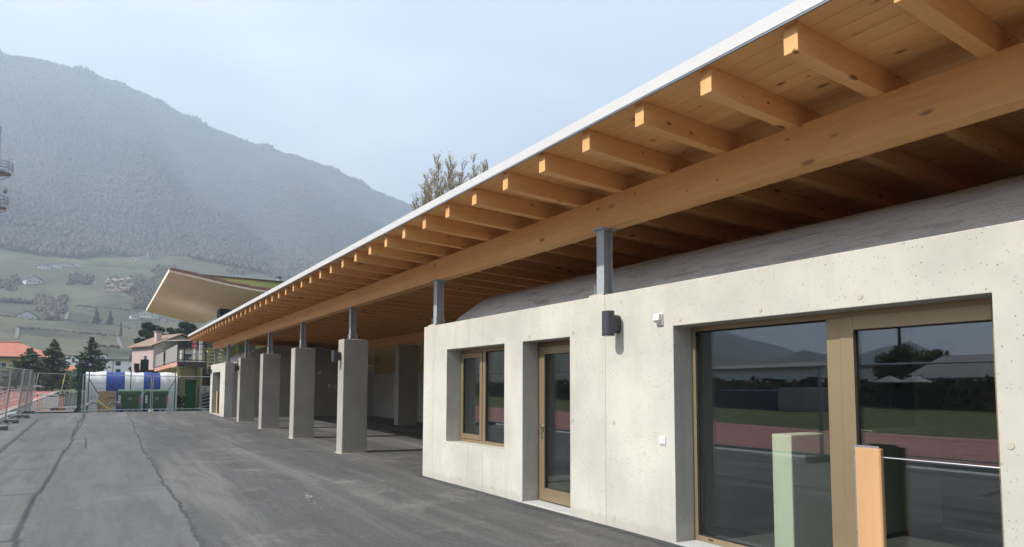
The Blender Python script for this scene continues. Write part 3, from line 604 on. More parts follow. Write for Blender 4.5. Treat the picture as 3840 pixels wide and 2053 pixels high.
MB().add([(X0-.072, 5.094, 2.317), (X0-.022, 5.094, 2.317), (X0-.022, 5.171, 2.317), (X0-.072, 5.171, 2.317), (X0-.022, 5.132, 2.275)], [(0, 1, 2, 3), (0, 4, 1), (1, 4, 2), (2, 4, 3), (3, 4, 0)]).build('lens', M['opal'], t)
t = thing('light_switch', (X0, 5.12, 1.05), 'small white switch plate on the pale wall near the wide glazing', 'switch')
MB().box(X0-.012, X0, 5.078, 5.162, 1.01, 1.098).build('plate', M['white'], t, bevel=.003); MB().box(X0-.018, X0-.012, 5.092, 5.148, 1.024, 1.084).build('rocker', M['white'], t, bevel=.003)

# ------------------------------------------------------------------ site fence
def fence_panel(p0, p1, lean, label, h=2.0, z0=None, group='mobile site fence panels', grey=M['pipe']):
    """mesh panel between two ground points; lean shifts the top sideways (dx, dy)"""
    a = Vector((p0[0], p0[1], (gyard(*p0[:2]) if len(p0) < 3 else p0[2])+.13)); c = Vector((p1[0], p1[1], (gyard(*p1[:2]) if len(p1) < 3 else p1[2])+.13))
    t = thing('site_fence', (a+c)/2, label, 'fence', group); up_ = Vector((lean[0], lean[1], h)); d = c-a
    P = lambda s, q: a+d*s+up_*q
    for s in (0.0, 1.0): MB().tube(P(s, -.06), P(s, 1), .023, 8).build('upright', grey, t, smooth=True)
    for q in (.015, .985): MB().tube(P(0, q), P(1, q), .022, 8).build('rail', grey, t, smooth=True)
    b = MB(); n = max(3, int(d.length/.1))
    for k in range(1, n): b.tube(P(k/n, .015), P(k/n, .985), .0021, 3, cap=False)
    for k in range(1, 8): b.tube(P(0, k/8), P(1, k/8), .0024, 3, cap=False)
    m = b.build('wire_mesh', M['wire'], t); m['kind'] = 'stuff'
    return t
def foot(x, y, rz, label, z=None, mat='block'):
    zz = gyard(x, y) if z is None else z
    t = thing('ballast_block', (x, y, zz), label, 'concrete foot', 'feet of the site fence', rz)
    prof = [(-.37, .005), (-.20, .005), (-.18, .06), (-.05, .06), (-.03, .005), (.03, .005), (.05, .06), (.18, .06), (.20, .005), (.37, .005), (.36, .13), (-.36, .13)]
    MB().prism(prof, 'y', -.115, .115).build('block', M[mat], t, bevel=.008, local=True)
    for sx in (-.11, 0, .11): MB().tube((sx, 0, .128), (sx, 0, .1335), .024, 10).build('socket', M['gasket'], t, local=True)
LF = [(-2.95, 1.0), (-2.98, 5.0), (-2.92, 8.9), (-2.95, 12.5), (-2.90, 16.1), (-2.86, 19.9), (-2.80, 23.5), (-2.74, 26.6), (-2.80, 27.9), (-2.82, 31.9), (-2.73, 35.6), (-2.80, 40.0), (-2.88, 43.9)]
LF = [q for q in LF if q[1] != 26.6]
NUM = 'first second third fourth fifth sixth seventh eighth ninth tenth eleventh twelfth thirteenth'.split()
lean = [(.05, 0), (.06, 0), (.02, 0), (.06, 0), (.05, 0), (.1, 0), (.05, 0), (.1, 0), (.12, 0), (.16, 0), (.2, 0)]
for k, (a, c) in enumerate(zip(LF, LF[1:])):
    lab = {8: 'site fence panel cut by the left picture edge beside the red track', 9: 'second site fence panel along the red track from the left', 10: 'leaning third site fence panel along the red track'}.get(k, f'{NUM[k]} site fence panel from the camera along the track, mirrored in the glazing')
    fence_panel((a[0], a[1]+.03), (c[0], c[1]-.03), lean[k % 11], lab)
for k, q in enumerate(LF):
    lab = {8: 'dark fence foot lowest at the left picture edge', 9: 'dark fence foot second up from the left edge', 10: 'dark fence foot third up from the left edge', 11: 'dark fence foot fourth up from the left edge'}.get(k, f'{NUM[k]} dark fence foot from the camera along the track, mirrored in the glazing')
    foot(q[0]+.05, q[1], random.Random(k).uniform(-.12, .12), lab)
E1 = (-2.86, 43.95); E2 = (-1.75, 46.6)
fence_panel((*E1, .22), (*E2, .22), (.32, 0), 'leaning site fence panel with yellow tape before the crowd barriers'); foot(E2[0], E2[1], .4, 'dark fence foot under the leaning panel by the barriers', .22)
M['yellow'] = simple('yellow_tape', (.62, .50, .05), .6)
t = thing('marker_tape', (E2[0]+.2, E2[1], 1.5), 'yellow tape wound on the leaning fence upright', 'tape'); MB().tube((E2[0]+.22, E2[1], 1.74), (E2[0]+.30, E2[1], 2.28), .026, 8).build('band', M['yellow'], t)
q0, q1, q2 = px(307, 1538, y=43.3), px(566, 1543, y=44.6), px(789, 1541, y=44.4)
fence_panel((q0.x, 43.3, .14), (q1.x-.04, 44.6, .12), (0, 0), 'site fence panel before the bicycle and cardboard sheet'); fence_panel((q1.x+.05, 44.6, .12), (q2.x, 44.4, .12), (0, 0), 'site fence panel before the right green bin and green door')
foot(q1.x, 44.6, 1.57, 'pale fence foot between the two green bins', .12, 'pad'); foot(q0.x, 43.3, 1.57, 'dark fence foot by the dark green gate', .13); foot(q2.x-.3, 44.4, 1.57, 'dark fence foot beside the far concrete block', .10)
t = thing('marker_tape', (q1.x+.09, 44.55, 1.6), 'yellow tape on the fence upright between the bins', 'tape'); MB().tube((q1.x+.05, 44.6, 1.62), (q1.x+.05, 44.6, 2.02), .026, 8).build('band', M['yellow'], t)

# ------------------------------------------------------------------ hurdles and barriers by the track
M['orange'] = simple('orange_paint', (.62, .17, .04), .5); M['hwhite'] = simple('hurdle_board', (.62, .62, .60), .6); M['black'] = simple('black_paint', (.02, .02, .022), .6)
def hurdle(x, y, rz, label, legs='pipe', hh=.95, zz=None, group='hurdles standing on the track', board=True):
    t = thing('hurdle', (x, y, ztr(x, y)+.014 if zz is None else zz), label, 'hurdle', group, rz); L_ = M[legs]; W2 = .58
    MB().box(-W2, W2, -.012, .012, hh-.07, hh).build('bar', M['hwhite'], t, local=True)
    for s in (-1, 1):
        MB().box(s*W2-.10 if s > 0 else -W2, s*W2 if s > 0 else -W2+.10, -.016, .016, hh-.074, hh+.004).build('bar_end', M['black'], t, local=True)
        MB().tube((s*.52, 0, .02), (s*.52, 0, hh-.07), .016, 6).build('leg', L_, t, local=True); MB().tube((s*.52, -.04, .02), (s*.52, .62, .02), .016, 6).build('foot', L_, t, local=True)
    MB().tube((-.52, .55, .02), (.52, .55, .02), .012, 6).build('cross_tube', L_, t, local=True)
    return t
hp = sorted([(-5.2, 36.5), (-5.6, 39.5), (-5.3, 43.0), (-5.0, 47.5), (-5.2, 52), (-5.4, 57), (-6.8, 54), (-5.1, 63), (-6.6, 66), (-5.0, 70), (-6.5, 74), (-5.2, 78), (-7.9, 80), (-4.9, 84), (-6.4, 88), (-5.6, 93)], key=lambda q: q[1])
hl = 'pale hurdle with black ends standing on the red track'
ORD = 'nearest second third fourth fifth sixth seventh eighth ninth tenth eleventh twelfth thirteenth fourteenth fifteenth farthest'.split()
h0 = hurdle(*hp[0], .05, 'nearest pale hurdle with black ends on the red track'); rs = random.Random(4)
for k, q in enumerate(hp[1:]): dup(h0, (q[0], q[1], ztr(*q)+.014), rs.uniform(-.1, .1), f'pale hurdle with black ends, {ORD[k+1]} from the camera on the red track')
oh = hurdle(-2.15, 45.9, -.15, 'nearest stacked hurdle with orange legs behind the fence', 'orange', .92, .22, 'stacked hurdles with orange legs'); dup(oh, (-2.05, 46.2, .22), -.1, 'middle stacked hurdle with orange legs behind the fence'); dup(oh, (-1.98, 46.5, .22), -.18, 'rearmost stacked hurdle with orange legs behind the fence')
dup(oh, (-.95, 53.5, .33), 0, 'lone orange legged hurdle standing behind the crowd barriers')
def crowd(x, y, rz, label, z):
    t = thing('crowd_barrier', (x, y, z), label, 'barrier', 'row of crowd barriers', rz); W2 = 1.05
    fr = [(-W2, 0, .12), (-W2, 0, 1.0), (-W2+.08, 0, 1.08), (W2-.08, 0, 1.08), (W2, 0, 1.0), (W2, 0, .12)]
    MB().path(fr, .018, 6).tube((-W2, 0, .2), (W2, 0, .2), .014, 6).build('frame', M['pipe'], t, local=True)
    for k in range(1, 18): MB().tube((-W2+2*W2*k/18, 0, .2), (-W2+2*W2*k/18, 0, 1.07), .008, 5).build('bar', M['wire'], t, local=True)
    for s in (-.75, .75): MB().path([(s, -.32, .01), (s, -.25, .10), (s, .25, .10), (s, .32, .01)], .016, 6).tube((s, 0, .1), (s, 0, .2), .014, 6).build('foot', M['pipe'], t, local=True)
    return t
for k in range(5):
    lab = ['leftmost of the parked crowd barriers beside the dark green gate', 'second from left of the parked crowd barriers', 'middle one of the parked crowd barriers', 'second from right of the parked crowd barriers', 'rightmost of the parked crowd barriers beside the dark green gate'][k]
    crowd(-1.45+.22*k, 48.4+.22*k, 1.35, lab, .24)

# ------------------------------------------------------------------ dark green gate, fence poles, tent
M['dgreen'] = simple('dark_green_paint', (.010, .055, .036), .5, .1, .1); M['tentw'] = simple('white_tarpaulin', (.66, .67, .66), .75, 0, .08, 3, .004); M['tentb'] = simple('blue_tarpaulin', (.030, .060, .27), .7, 0, .1, 2, .004)
t = thing('mesh_gate', (-.7, 44.3, .1), 'tall dark green mesh gate standing open left of the striped tent', 'gate')
for y in (44.3, 47.2): MB().box(-.76+.012*(y-44), -.66+.012*(y-44), y-.05, y+.05, .02, 2.86).build('post', M['dgreen'], t)
b = MB()
for k in range(30): y = 44.4+k*.09; b.tube((-.71+.012*(y-44), y, .12), (-.71+.012*(y-44), y, 2.8), .010, 4, cap=False)
for k in range(14): b.tube((-.706, 44.35, .15+k*.2), (-.675, 47.15, .15+k*.2), .010, 4, cap=False)
b.build('mesh', M['dgreen'], t)['kind'] = 'stuff'
t = thing('green_fence', (2.3, 46.0, 0), 'dark green fence poles with braces in front of the striped tent', 'fence')
TXA, TXB = px(335, 1400, y=46.0).x, px(659, 1400, y=46.0).x; TXM = px(492, 1400, y=46).x
for x in (TXA, TXM, TXB): MB().tube((x, 46, 0), (x, 46, 2.62), .028, 8).build('pole', M['dgreen'], t, smooth=True)
MB().tube((TXA, 46, 2.05), (TXA+1.1, 46.05, .1), .022, 8).build('brace', M['dgreen'], t); MB().tube((TXB, 46, 2.05), (TXB-1.1, 46.05, .1), .022, 8).build('brace', M['dgreen'], t)
b = MB()
for z in (.3, 1.3, 2.3): b.tube((TXA, 45.98, z), (TXB, 45.98, z), .004, 4)
b.build('tension_wire', M['dgreen'], t)['kind'] = 'stuff'
TA, TB = px(322, 1400, y=46.9).x, px(667, 1400, y=46.9).x
tent = thing('storage_tent', ((TA+TB)/2, 48.2, 0), 'tunnel tent with broad white and blue stripes behind the green bins', 'tent')
prof = [(46.9, .02), (46.88, .7), (46.9, 1.4), (46.93, 1.85), (47.0, 2.12), (47.15, 2.32), (47.45, 2.45), (47.9, 2.5), (48.5, 2.5), (49.0, 2.45), (49.35, 2.3), (49.5, 2.05), (49.55, 1.2), (49.55, .02)]
cuts = [0, .215, .413, .620, .806, 1.0]
for k in range(5):
    x0, x1 = TA+(TB-TA)*cuts[k], TA+(TB-TA)*cuts[k+1]; b = MB(); n = 8; V = []; Fs = []; m = len(prof)
    for i in range(n+1):
        s = i/n; sag = .03*math.sin(math.pi*(k+s)*1.7)+.012*math.sin(s*19+k)
        for j, (yy, zz) in enumerate(prof): V.append((x0+(x1-x0)*s+(.02*math.sin(zz*5+k) if 0 < i < n else 0), yy+.015*math.sin(s*14+zz*3), zz-(sag if zz > 1.9 else 0)))
    Fs = [(i*m+j, i*m+j+1, (i+1)*m+j+1, (i+1)*m+j) for i in range(n) for j in range(m-1)]
    b.v, b.f = V, Fs; b.build('stripe_panel', M['tentw' if k % 2 == 0 else 'tentb'], tent, smooth=True)
for x in (TA+.01, TB-.01): MB().prism([(a, c) for a, c in prof], 'x', x-.008, x+.008).build('end_panel', M['tentw'], tent)

# ------------------------------------------------------------------ bins, cardboard, bicycle
M['bin'] = simple('green_bin_plastic', (.045, .10, .052), .5, 0, .1, 4); M['binlid'] = simple('green_bin_lid', (.06, .125, .068), .45, 0, .08); M['redwhite'] = simple('faded_orange_sticker', (.45, .14, .07), .6, 0, .5, 14); M['card'] = simple('brown_cardboard', (.26, .19, .10), .85, 0, .08, 2)
def bin_(u0, u1, y, label):
    x0, x1 = px(u0, 1500, y=y).x, px(u1, 1500, y=y).x; xc = (x0+x1)/2; W2 = (x1-x0)/2; z0 = .02
    t = thing('waste_bin', (xc, y+.5, z0), label, 'waste bin', 'green wheeled bins')
    a, c = W2*.86, W2*.97; B0, B1 = z0+.2, z0+1.22
    MB().add([(xc-a, y+.12, B0), (xc+a, y+.12, B0), (xc+a, y+.9, B0), (xc-a, y+.9, B0), (xc-c, y, B1), (xc+c, y, B1), (xc+c, y+1.02, B1), (xc-c, y+1.02, B1)], [(0, 3, 2, 1), (4, 5, 6, 7), (0, 1, 5, 4), (1, 2, 6, 5), (2, 3, 7, 6), (3, 0, 4, 7)]).build('body', M['bin'], t, bevel=.03)
    MB().prism([(y-.03, B1+.002), (y-.03, B1+.10), (y+.02, B1+.14), (y+.3, B1+.19), (y+.8, B1+.2), (y+1.05, B1+.12), (y+1.05, B1+.002)], 'x', xc-W2, xc+W2).build('lid', M['binlid'], t, bevel=.012)
    MB().box(xc-c-.02, xc+c+.02, y-.04, y-.005, B1-.09, B1-.02).build('rim', M['binlid'], t, bevel=.008)
    for k in range(5): q = xc-a*.75+k*a*.375; MB().add([(q-.03, y+.10, B0+.02), (q+.03, y+.10, B0+.02), (q+.03, y-.012, B1-.1), (q-.03, y-.012, B1-.1), (q, y+.14, B0+.02), (q, y+.03, B1-.1)], [(0, 1, 2, 3), (0, 3, 5, 4), (1, 4, 5, 2)]).build('rib', M['bin'], t)
    for s, mt in ((-1, 'hwhite'), (1, 'redwhite')):
        for k in range(3): zz = B1-.16-.16*k; MB().box(xc+s*c*.9-.07, xc+s*c*.9+.05, y-.004+.014*k, y+.002+.014*k, zz-.13, zz).build('sticker', M[mt], t)
    e = MB().tube((xc, y+.03, B1-.36), (xc, y+.036, B1-.36), .055, 6)
    for k in range(6): e.cbox((xc+.07*math.cos(k*1.047), y+.035, B1-.365+.07*math.sin(k*1.047)), .03, .008, .03)
    e.build('emblem', M['hwhite'], t)
    for sx in (-.72, .72):
        for sy in (.2, .82): MB().tube((xc+sx*a-.025, y+sy, z0+.1), (xc+sx*a+.025, y+sy, z0+.1), .1, 14).build('wheel', M['black'], t, smooth=True)
bin_(443, 531, 45.2, 'green wheeled waste bin next to the bicycle'); bin_(544, 632, 45.2, 'green wheeled waste bin on the right before the tent')
a, c = px(367, 1500, y=45.5), px(436, 1500, y=45.5)
t = thing('cardboard_sheet', (a.x, 45.5, .02), 'large brown cardboard sheet leaning behind the bicycle', 'cardboard'); MB().add([(a.x, 45.3, .0), (c.x, 45.3, .0), (c.x, 45.55, 1.34), (a.x, 45.55, 1.33), (a.x, 45.33, .0), (c.x, 45.33, .0), (c.x, 45.58, 1.34), (a.x, 45.58, 1.33)], [(0, 1, 2, 3), (7, 6, 5, 4), (0, 4, 5, 1), (1, 5, 6, 2), (2, 6, 7, 3), (3, 7, 4, 0)]).build('sheet', M['card'], t)
M['byel'] = simple('yellow_frame_paint', (.58, .42, .02), .35); M['bwht'] = simple('silver_tube', (.55, .56, .57), .35, .4); M['rubber'] = simple('black_rubber', (.02, .02, .02), .7)
def bicycle():
    y = 44.15; xa, xb = px(348, 1530, y=y).x, px(430, 1530, y=y).x; R = .33; z = .05+R   # front hub at the left, rear hub at the right
    t = thing('bicycle', ((xa+xb)/2, y, .05), 'city bicycle with yellow frame and front basket behind the fence', 'bicycle')
    for nm, x in (('front_wheel', xa), ('rear_wheel', xb)):
        wv = part(nm, t, (x, y, z)); MB().ring((x, y, z), R-.02, .021, 'y', 36, 7).build('tyre', M['rubber'], wv, smooth=True); MB().ring((x, y, z), R-.045, .011, 'y', 36, 5).build('rim', M['bwht'], wv, smooth=True)
        s = MB()
        for k in range(18): q = k*math.pi/9; s.tube((x, y+(.02 if k % 2 else -.02), z), (x+(R-.045)*math.cos(q), y, z+(R-.045)*math.sin(q)), .0018, 3, cap=False)
        s.tube((x, y-.04, z), (x, y+.04, z), .022, 10); s.build('spokes', M['bwht'], wv)['kind'] = 'stuff'
        MB().ring((x, y, z), R+.025, .012, 'y', 16, 5, .25 if x == xb else .55, 2.9 if x == xb else 2.6).build('mudguard', M['bwht'], wv, smooth=True)
    bb = (xb-.46, y, .05+.28); hd = (xa+.20, y, z+.50); st = (xb-.20, y, z+.42)
    MB().tube((hd[0]-.01, y, hd[2]-.05), (bb[0]+.05, y, bb[2]+.05), .062, 10).tube((bb[0], y, bb[2]+.06), (bb[0]+.26, y, bb[2]+.02), .055, 10).build('frame', M['byel'], t, smooth=True)
    MB().tube((hd[0]+.1, y-.064, hd[2]-.16), (bb[0]-.06, y-.064, bb[2]+.2), .028, 8).build('motif', M['bwht'], t)
    MB().path([(bb[0], y, bb[2]), (st[0]-.02, y, st[2]-.1)], .018, 8).path([bb, (xb, y+.05, z)], .012, 6).path([bb, (xb, y-.05, z)], .012, 6).path([(st[0]-.05, y, st[2]-.18), (xb, y+.05, z)], .01, 6).build('rear_stay', M['bwht'], t)
    MB().path([hd, (hd[0]-.04, y, hd[2]-.18), (xa, y+.05, z)], .016, 6).path([(hd[0]-.04, y, hd[2]-.18), (xa, y-.05, z)], .016, 6).build('fork', M['bwht'], t)
    MB().path([hd, (hd[0]+.06, y, hd[2]+.22)], .014, 6).path([(hd[0]+.20, y-.28, hd[2]+.24), (hd[0]+.06, y-.2, hd[2]+.26), (hd[0]+.02, y, hd[2]+.22), (hd[0]+.06, y+.2, hd[2]+.26), (hd[0]+.20, y+.28, hd[2]+.24)], .012, 6).build('handlebar', M['bwht'], t)
    for s in (-.28, .28): MB().tube((hd[0]+.10, y+s*.86, hd[2]+.255), (hd[0]+.22, y+s, hd[2]+.24), .018, 8).build('grip', M['rubber'], t)
    MB().tube((st[0]-.02, y, st[2]-.1), (st[0]+.06, y, st[2]+.12), .014, 6).build('seat_post', M['bwht'], t)
    MB().add([(st[0]-.14, y-.03, st[2]+.13), (st[0]-.14, y+.03, st[2]+.13), (st[0]+.16, y+.09, st[2]+.15), (st[0]+.16, y-.09, st[2]+.15), (st[0]-.13, y-.02, st[2]+.18), (st[0]-.13, y+.02, st[2]+.18), (st[0]+.17, y+.08, st[2]+.22), (st[0]+.17, y-.08, st[2]+.22)], [(0, 3, 2, 1), (4, 5, 6, 7), (0, 1, 5, 4), (1, 2, 6, 5), (2, 3, 7, 6), (3, 0, 4, 7)]).build('saddle', M['rubber'], t, bevel=.02)
    bk = MB(); bx, bz = hd[0]-.22, hd[2]+.02
    for k in range(6): q = k/5; bk.path([(bx-.15-.02*q, y-.15, bz+.24*q), (bx+.15+.02*q, y-.15, bz+.24*q), (bx+.15+.02*q, y+.15, bz+.24*q), (bx-.15-.02*q, y+.15, bz+.24*q), (bx-.15-.02*q, y-.15, bz+.24*q)], .006, 4)
    for k in range(9): q = bx-.15+.3*k/8; bk.tube((q, y-.15, bz), (q, y-.15, bz+.24), .005, 4).tube((q, y+.15, bz), (q, y+.15, bz+.24), .005, 4)
    bk.build('basket', M['grey_pl'], t)
    MB().tube((bb[0], y-.06, bb[2]), (bb[0], y+.06, bb[2]), .035, 10).tube((bb[0], y-.07, bb[2]), (bb[0]+.12, y-.07, bb[2]-.12), .009, 6).tube((bb[0], y+.07, bb[2]), (bb[0]-.12, y+.07, bb[2]+.12), .009, 6).cbox((bb[0]+.12, y-.11, bb[2]-.13), .09, .08, .02).build('crank', M['grey_pl'], t)
    MB().path([(xb-.1, y-.06, z+.36), (xb+.26, y-.06, z+.36)], .008, 5).path([(xb-.1, y+.06, z+.36), (xb+.26, y+.06, z+.36)], .008, 5).path([(xb+.2, y-.06, z+.36), (xb, y-.06, z)], .007, 5).build('carrier', M['bwht'], t)
    MB().tube((bb[0]+.2, y-.05, bb[2]-.05), (bb[0]+.3, y-.17, .055), .009, 6).build('kickstand', M['bwht'], t)
bicycle()

# ------------------------------------------------------------------ grandstand behind the canopy end
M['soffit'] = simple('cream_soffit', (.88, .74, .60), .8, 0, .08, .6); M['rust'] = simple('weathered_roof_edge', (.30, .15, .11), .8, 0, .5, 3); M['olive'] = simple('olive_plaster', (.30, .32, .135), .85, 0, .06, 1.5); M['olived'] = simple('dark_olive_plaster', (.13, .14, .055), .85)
M['cream'] = simple('cream_plaster', (.56, .52, .32), .85, 0, .10, 1.2); M['salmon'] = simple('salmon_paint', (.55, .27, .19), .8, 0, .25, 2); M['brown'] = simple('dark_brown_edge', (.07, .045, .045), .8, 0, .3); M['rail'] = simple('dark_rail_paint', (.03, .034, .04), .5, .3)
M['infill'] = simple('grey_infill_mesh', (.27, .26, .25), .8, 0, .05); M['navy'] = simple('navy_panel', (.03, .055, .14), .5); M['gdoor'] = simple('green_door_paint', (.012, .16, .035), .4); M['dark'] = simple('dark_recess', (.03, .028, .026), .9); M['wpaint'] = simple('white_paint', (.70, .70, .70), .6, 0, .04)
gs = thing('grandstand', (10, 52, 0), 'green grandstand with cantilevered cream roof and balcony beyond the canopy', 'grandstand')
YN = 45.0
nearE = [px(u, v, y=YN) for u, v in [(637, 1020), (740, 1044), (850, 1070), (940, 1088), (1015, 1100)]]
Bp = px(550, 1168, x=nearE[0].x); Cp = px(757, 1215, y=Bp.y)
farE = []
for k, p in enumerate(nearE):
    s = (p.x-nearE[0].x)/(nearE[-1].x-nearE[0].x); zz = Bp.z+(Cp.z-Bp.z)*((nearE[0].z-p.z)/(nearE[0].z-nearE[-1].z)); farE.append(Vector((Bp.x+(Cp.x-Bp.x)*s, Bp.y, zz)))
b = MB(); n = len(nearE); V = nearE+farE+[p+Vector((0, 0, .16)) for p in nearE+farE]
Fs = [(k, k+1, n+k+1, n+k) for k in range(n-1)]+[(2*n+k, 3*n+k, 3*n+k+1, 2*n+k+1) for k in range(n-1)]+[(k, 2*n+k, 2*n+k+1, k+1) for k in range(n-1)]+[(n+k, n+k+1, 3*n+k+1, 3*n+k) for k in range(n-1)]+[(0, n, 3*n, 2*n), (n-1, 3*n-1, 4*n-1, 2*n-1)]
rf = b.add(V, Fs).build('roof', M['soffit'], gs)
b = MB()
for p, q in zip(nearE, nearE[1:]): b.add([p+Vector((0, -.03, .12)), q+Vector((0, -.03, .12)), q+Vector((0, -.03, .33)), p+Vector((0, -.03, .26)), p+Vector((0, .5, .17)), q+Vector((0, .5, .17)), q+Vector((0, .5, .36)), p+Vector((0, .5, .28))], [(0, 1, 2, 3), (3, 2, 6, 7), (0, 4, 5, 1), (4, 7, 6, 5)])
b.build('roof_edging', M['rust'], rf)
MB().add([nearE[0]+Vector((-.04, 0, -.02)), farE[0]+Vector((-.04, 0, -.02)), farE[0]+Vector((-.04, 0, .2)), nearE[0]+Vector((-.04, 0, .2)), nearE[0]+Vector((.02, 0, -.02)), farE[0]+Vector((.02, 0, -.02)), farE[0]+Vector((.02, 0, .2)), nearE[0]+Vector((.02, 0, .2))], [(0, 1, 2, 3), (7, 6, 5, 4), (0, 4, 5, 1), (3, 2, 6, 7), (0, 3, 7, 4)]).build('roof_trim', M['soffit'], rf)
WX = nearE[-1].x; ZB = nearE[-1].z
MB().box(WX+.15, WX+11, YN+.9, Bp.y, -.2, ZB-.08).build('main_wall', M['olive'], gs)
pw = px(735, 1034, y=47.5); pe = px(1150, 1064, y=47.5); uw = MB().prism([(p.x, p.z+.20) for p in nearE if p.x > pw.x+.05]+[(pe.x+6, ZB+.2), (pe.x+6, pw.z), (pw.x+.3, pw.z), (pw.x+.3, nearE[1].z+.25)], 'y', 47.5, 52).build('upper_wall', M['olive'], gs)
MB().box(pw.x-.1, pe.x+6.1, 47.4, 52.1, pw.z+.002, pw.z+.10).build('coping', M['brown'], gs)
for u_ in (937, 912, 797, 776, 763):
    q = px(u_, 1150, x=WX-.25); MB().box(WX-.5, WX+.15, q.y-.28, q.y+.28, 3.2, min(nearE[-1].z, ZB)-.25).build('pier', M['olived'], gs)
q = px(855, 1180, x=WX-.9); MB().box(WX-1.6, WX-.4, q.y-.8, q.y+.8, q.z-.9, q.z+.55).build('hanging_cabin', M['navy'], gs)
q = px(1047, 1060, y=49); ch = MB().tube((q.x, 49, q.z-.9), (q.x, 49, q.z+.30), .13, 12).build('flue', M['galv'], gs, smooth=True); MB().tube((q.x, 49, q.z+.34), (q.x, 49, q.z+.46), .22, 12, .12).tube((q.x, 49, q.z+.30), (q.x, 49, q.z+.34), .05, 8).build('flue_cap', M['lamp'], ch)
# balcony
BC = px(664, 1356, y=45.7); BL = BC.x; BZ = BC.z; BR = px(774, 1356, y=45.7).x
bal = part('balcony', gs, (BL, 45.7, BZ))
MB().box(BL+.03, BR, 45.73, 64, BZ-.30, BZ).build('slab', M['cream'], bal); MB().box(BL, BL+.028, 45.7, 64, BZ-.28, BZ-.02).build('side_edge', M['salmon'], bal); MB().box(BL+.03, BR, 45.70, 45.728, BZ-.34, BZ-.03).build('front_edge', M['brown'], bal); MB().box(BL, BR, 45.66, 45.8, BZ+.002, BZ+.03).build('front_lip', M['wpaint'], bal)
def rline(a, c, r, name='rail'): MB().tube(a, c, r, 6).build(name, M['rail'], bal)
RH = BZ+1.12; P2 = px(693, 1300, y=45.72).x
for x in (BL+.03, P2, BR-.04): MB().box(x-.035, x+.035, 45.69, 45.76, BZ-.05, RH).build('rail_post', M['rail'], bal)
for zz, r in ((RH, .03), (BZ+.80, .014), (BZ+.48, .014), (BZ+.10, .03)): rline((BL+.03, 45.72, zz), (BR-.04, 45.72, zz), r)
for y0, y1 in ((45.8, 54.2), (55.4, 63.5)):
    MB().box(BL+.02, BL+.045, y0+.1, y1-.1, BZ+.06, RH-.05).build('infill_panel', M['infill'], bal); rline((BL+.03, y0, RH), (BL+.03, y1, RH), .03); rline((BL+.03, y0, BZ+.04), (BL+.03, y1, BZ+.04), .03)
    for y in (y0, y1): MB().box(BL, BL+.06, y-.03, y+.03, BZ-.02, RH).build('rail_post', M['rail'], bal)
# stair going down on the right, seen through the posts
sx, sz = BR, BZ; b = MB()
for a, c, r in (((sx, 45.72, RH), (sx+4.6, 45.72, RH-2.5), .03), ((sx, 45.72, BZ+.62), (sx+4.6, 45.72, BZ+.62-2.5), .02), ((sx, 45.72, BZ+.2), (sx+4.6, 45.72, BZ+.2-2.5), .02)): MB().tube(a, c, r, 6).build('stair_rail', M['rail'] if r > .025 else M['pipe'], gs)
for k in range(9): MB().box(sx+.25+k*.5, sx+.8+k*.5, 45.8, 47, BZ-.30-k*.272, BZ-.18-k*.272).build('step', M['infill'], gs)
for k in range(5): MB().box(BL+1.1+k*.62, BL+4.0, 55+k*.1, 55.5+k*.1, BZ+.25+k*.27, BZ+.40+k*.27).build('bleacher_step', M['cream'], gs)
MB().box(P2+1.0, P2+1.12, 50, 50.15, BZ, RH+.9).build('white_post', M['wpaint'], gs); MB().box(BR-.35, BR-.18, 46.3, 46.45, BZ, RH+.55).build('white_post', M['wpaint'], gs)
# wall with green door below the balcony
q0, q1 = px(662, 1450, y=49), px(757, 1450, y=49); D0, D1 = px(692, 1480, y=48.95), px(737, 1480, y=48.95)
MB().box(q0.x, D0.x, 49, 49.3, -.1, BZ-.31).box(D1.x, q1.x, 49, 49.3, -.1, BZ-.31).box(D0.x, D1.x, 49, 49.3, 2.12, BZ-.31).build('lower_wall', M['cream'], gs)
dd = MB().box(D0.x+.02, D1.x-.02, 49.08, 49.14, 0, 2.1).build('door', M['gdoor'], gs); MB().tube((D0.x+.12, 49.08, 1.02), (D0.x+.12, 49.02, 1.02), .03, 8).build('handle', M['steel'], dd)
for k in range(3): MB().box(D0.x+.25+k*.2, D0.x+.36+k*.2, 49.03, 49.06, 2.12, 2.2).build('vent', M['wpaint'], gs)
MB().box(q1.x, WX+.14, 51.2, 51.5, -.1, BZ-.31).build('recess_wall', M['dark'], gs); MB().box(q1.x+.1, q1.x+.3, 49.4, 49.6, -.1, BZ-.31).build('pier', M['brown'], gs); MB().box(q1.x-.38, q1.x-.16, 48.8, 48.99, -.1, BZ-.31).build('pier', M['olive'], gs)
MB().tube((D0.x-.3, 48.96, 1.7), (D0.x-.3, 48.96, 2.8), .03, 6).build('drain_pipe', M['cream'], gs)
def letter(txt, size, mat, parent, loc):
    cu = bpy.data.curves.new('letters', 'FONT'); cu.body = txt; cu.size = size; cu.extrude = .004; cu.align_x = 'CENTER'; cu.align_y = 'CENTER'
    o = bpy.data.objects.new('tmp', cu); C.objects.link(o); m = bpy.data.meshes.new_from_object(o.evaluated_get(bpy.context.evaluated_depsgraph_get())); bpy.data.objects.remove(o)
    m.materials.clear(); m.materials.append(mat); q = bpy.data.objects.new('lettering', m); C.objects.link(q); q.parent = parent; q.location = loc; q.rotation_euler = (math.pi/2, 0, 0); return q
q = px(770, 1464, y=47.6); t = thing('banner_board', (q.x, 47.6, q.z), 'pale banner with large grey letter R beside the far block', 'banner'); MB().box(q.x-.29, q.x+.29, 47.6, 47.64, q.z-.30, q.z+.28).build('board', M['hwhite'], t); letter('R', .52, M['infill'], t, (0, -.006, -.02))
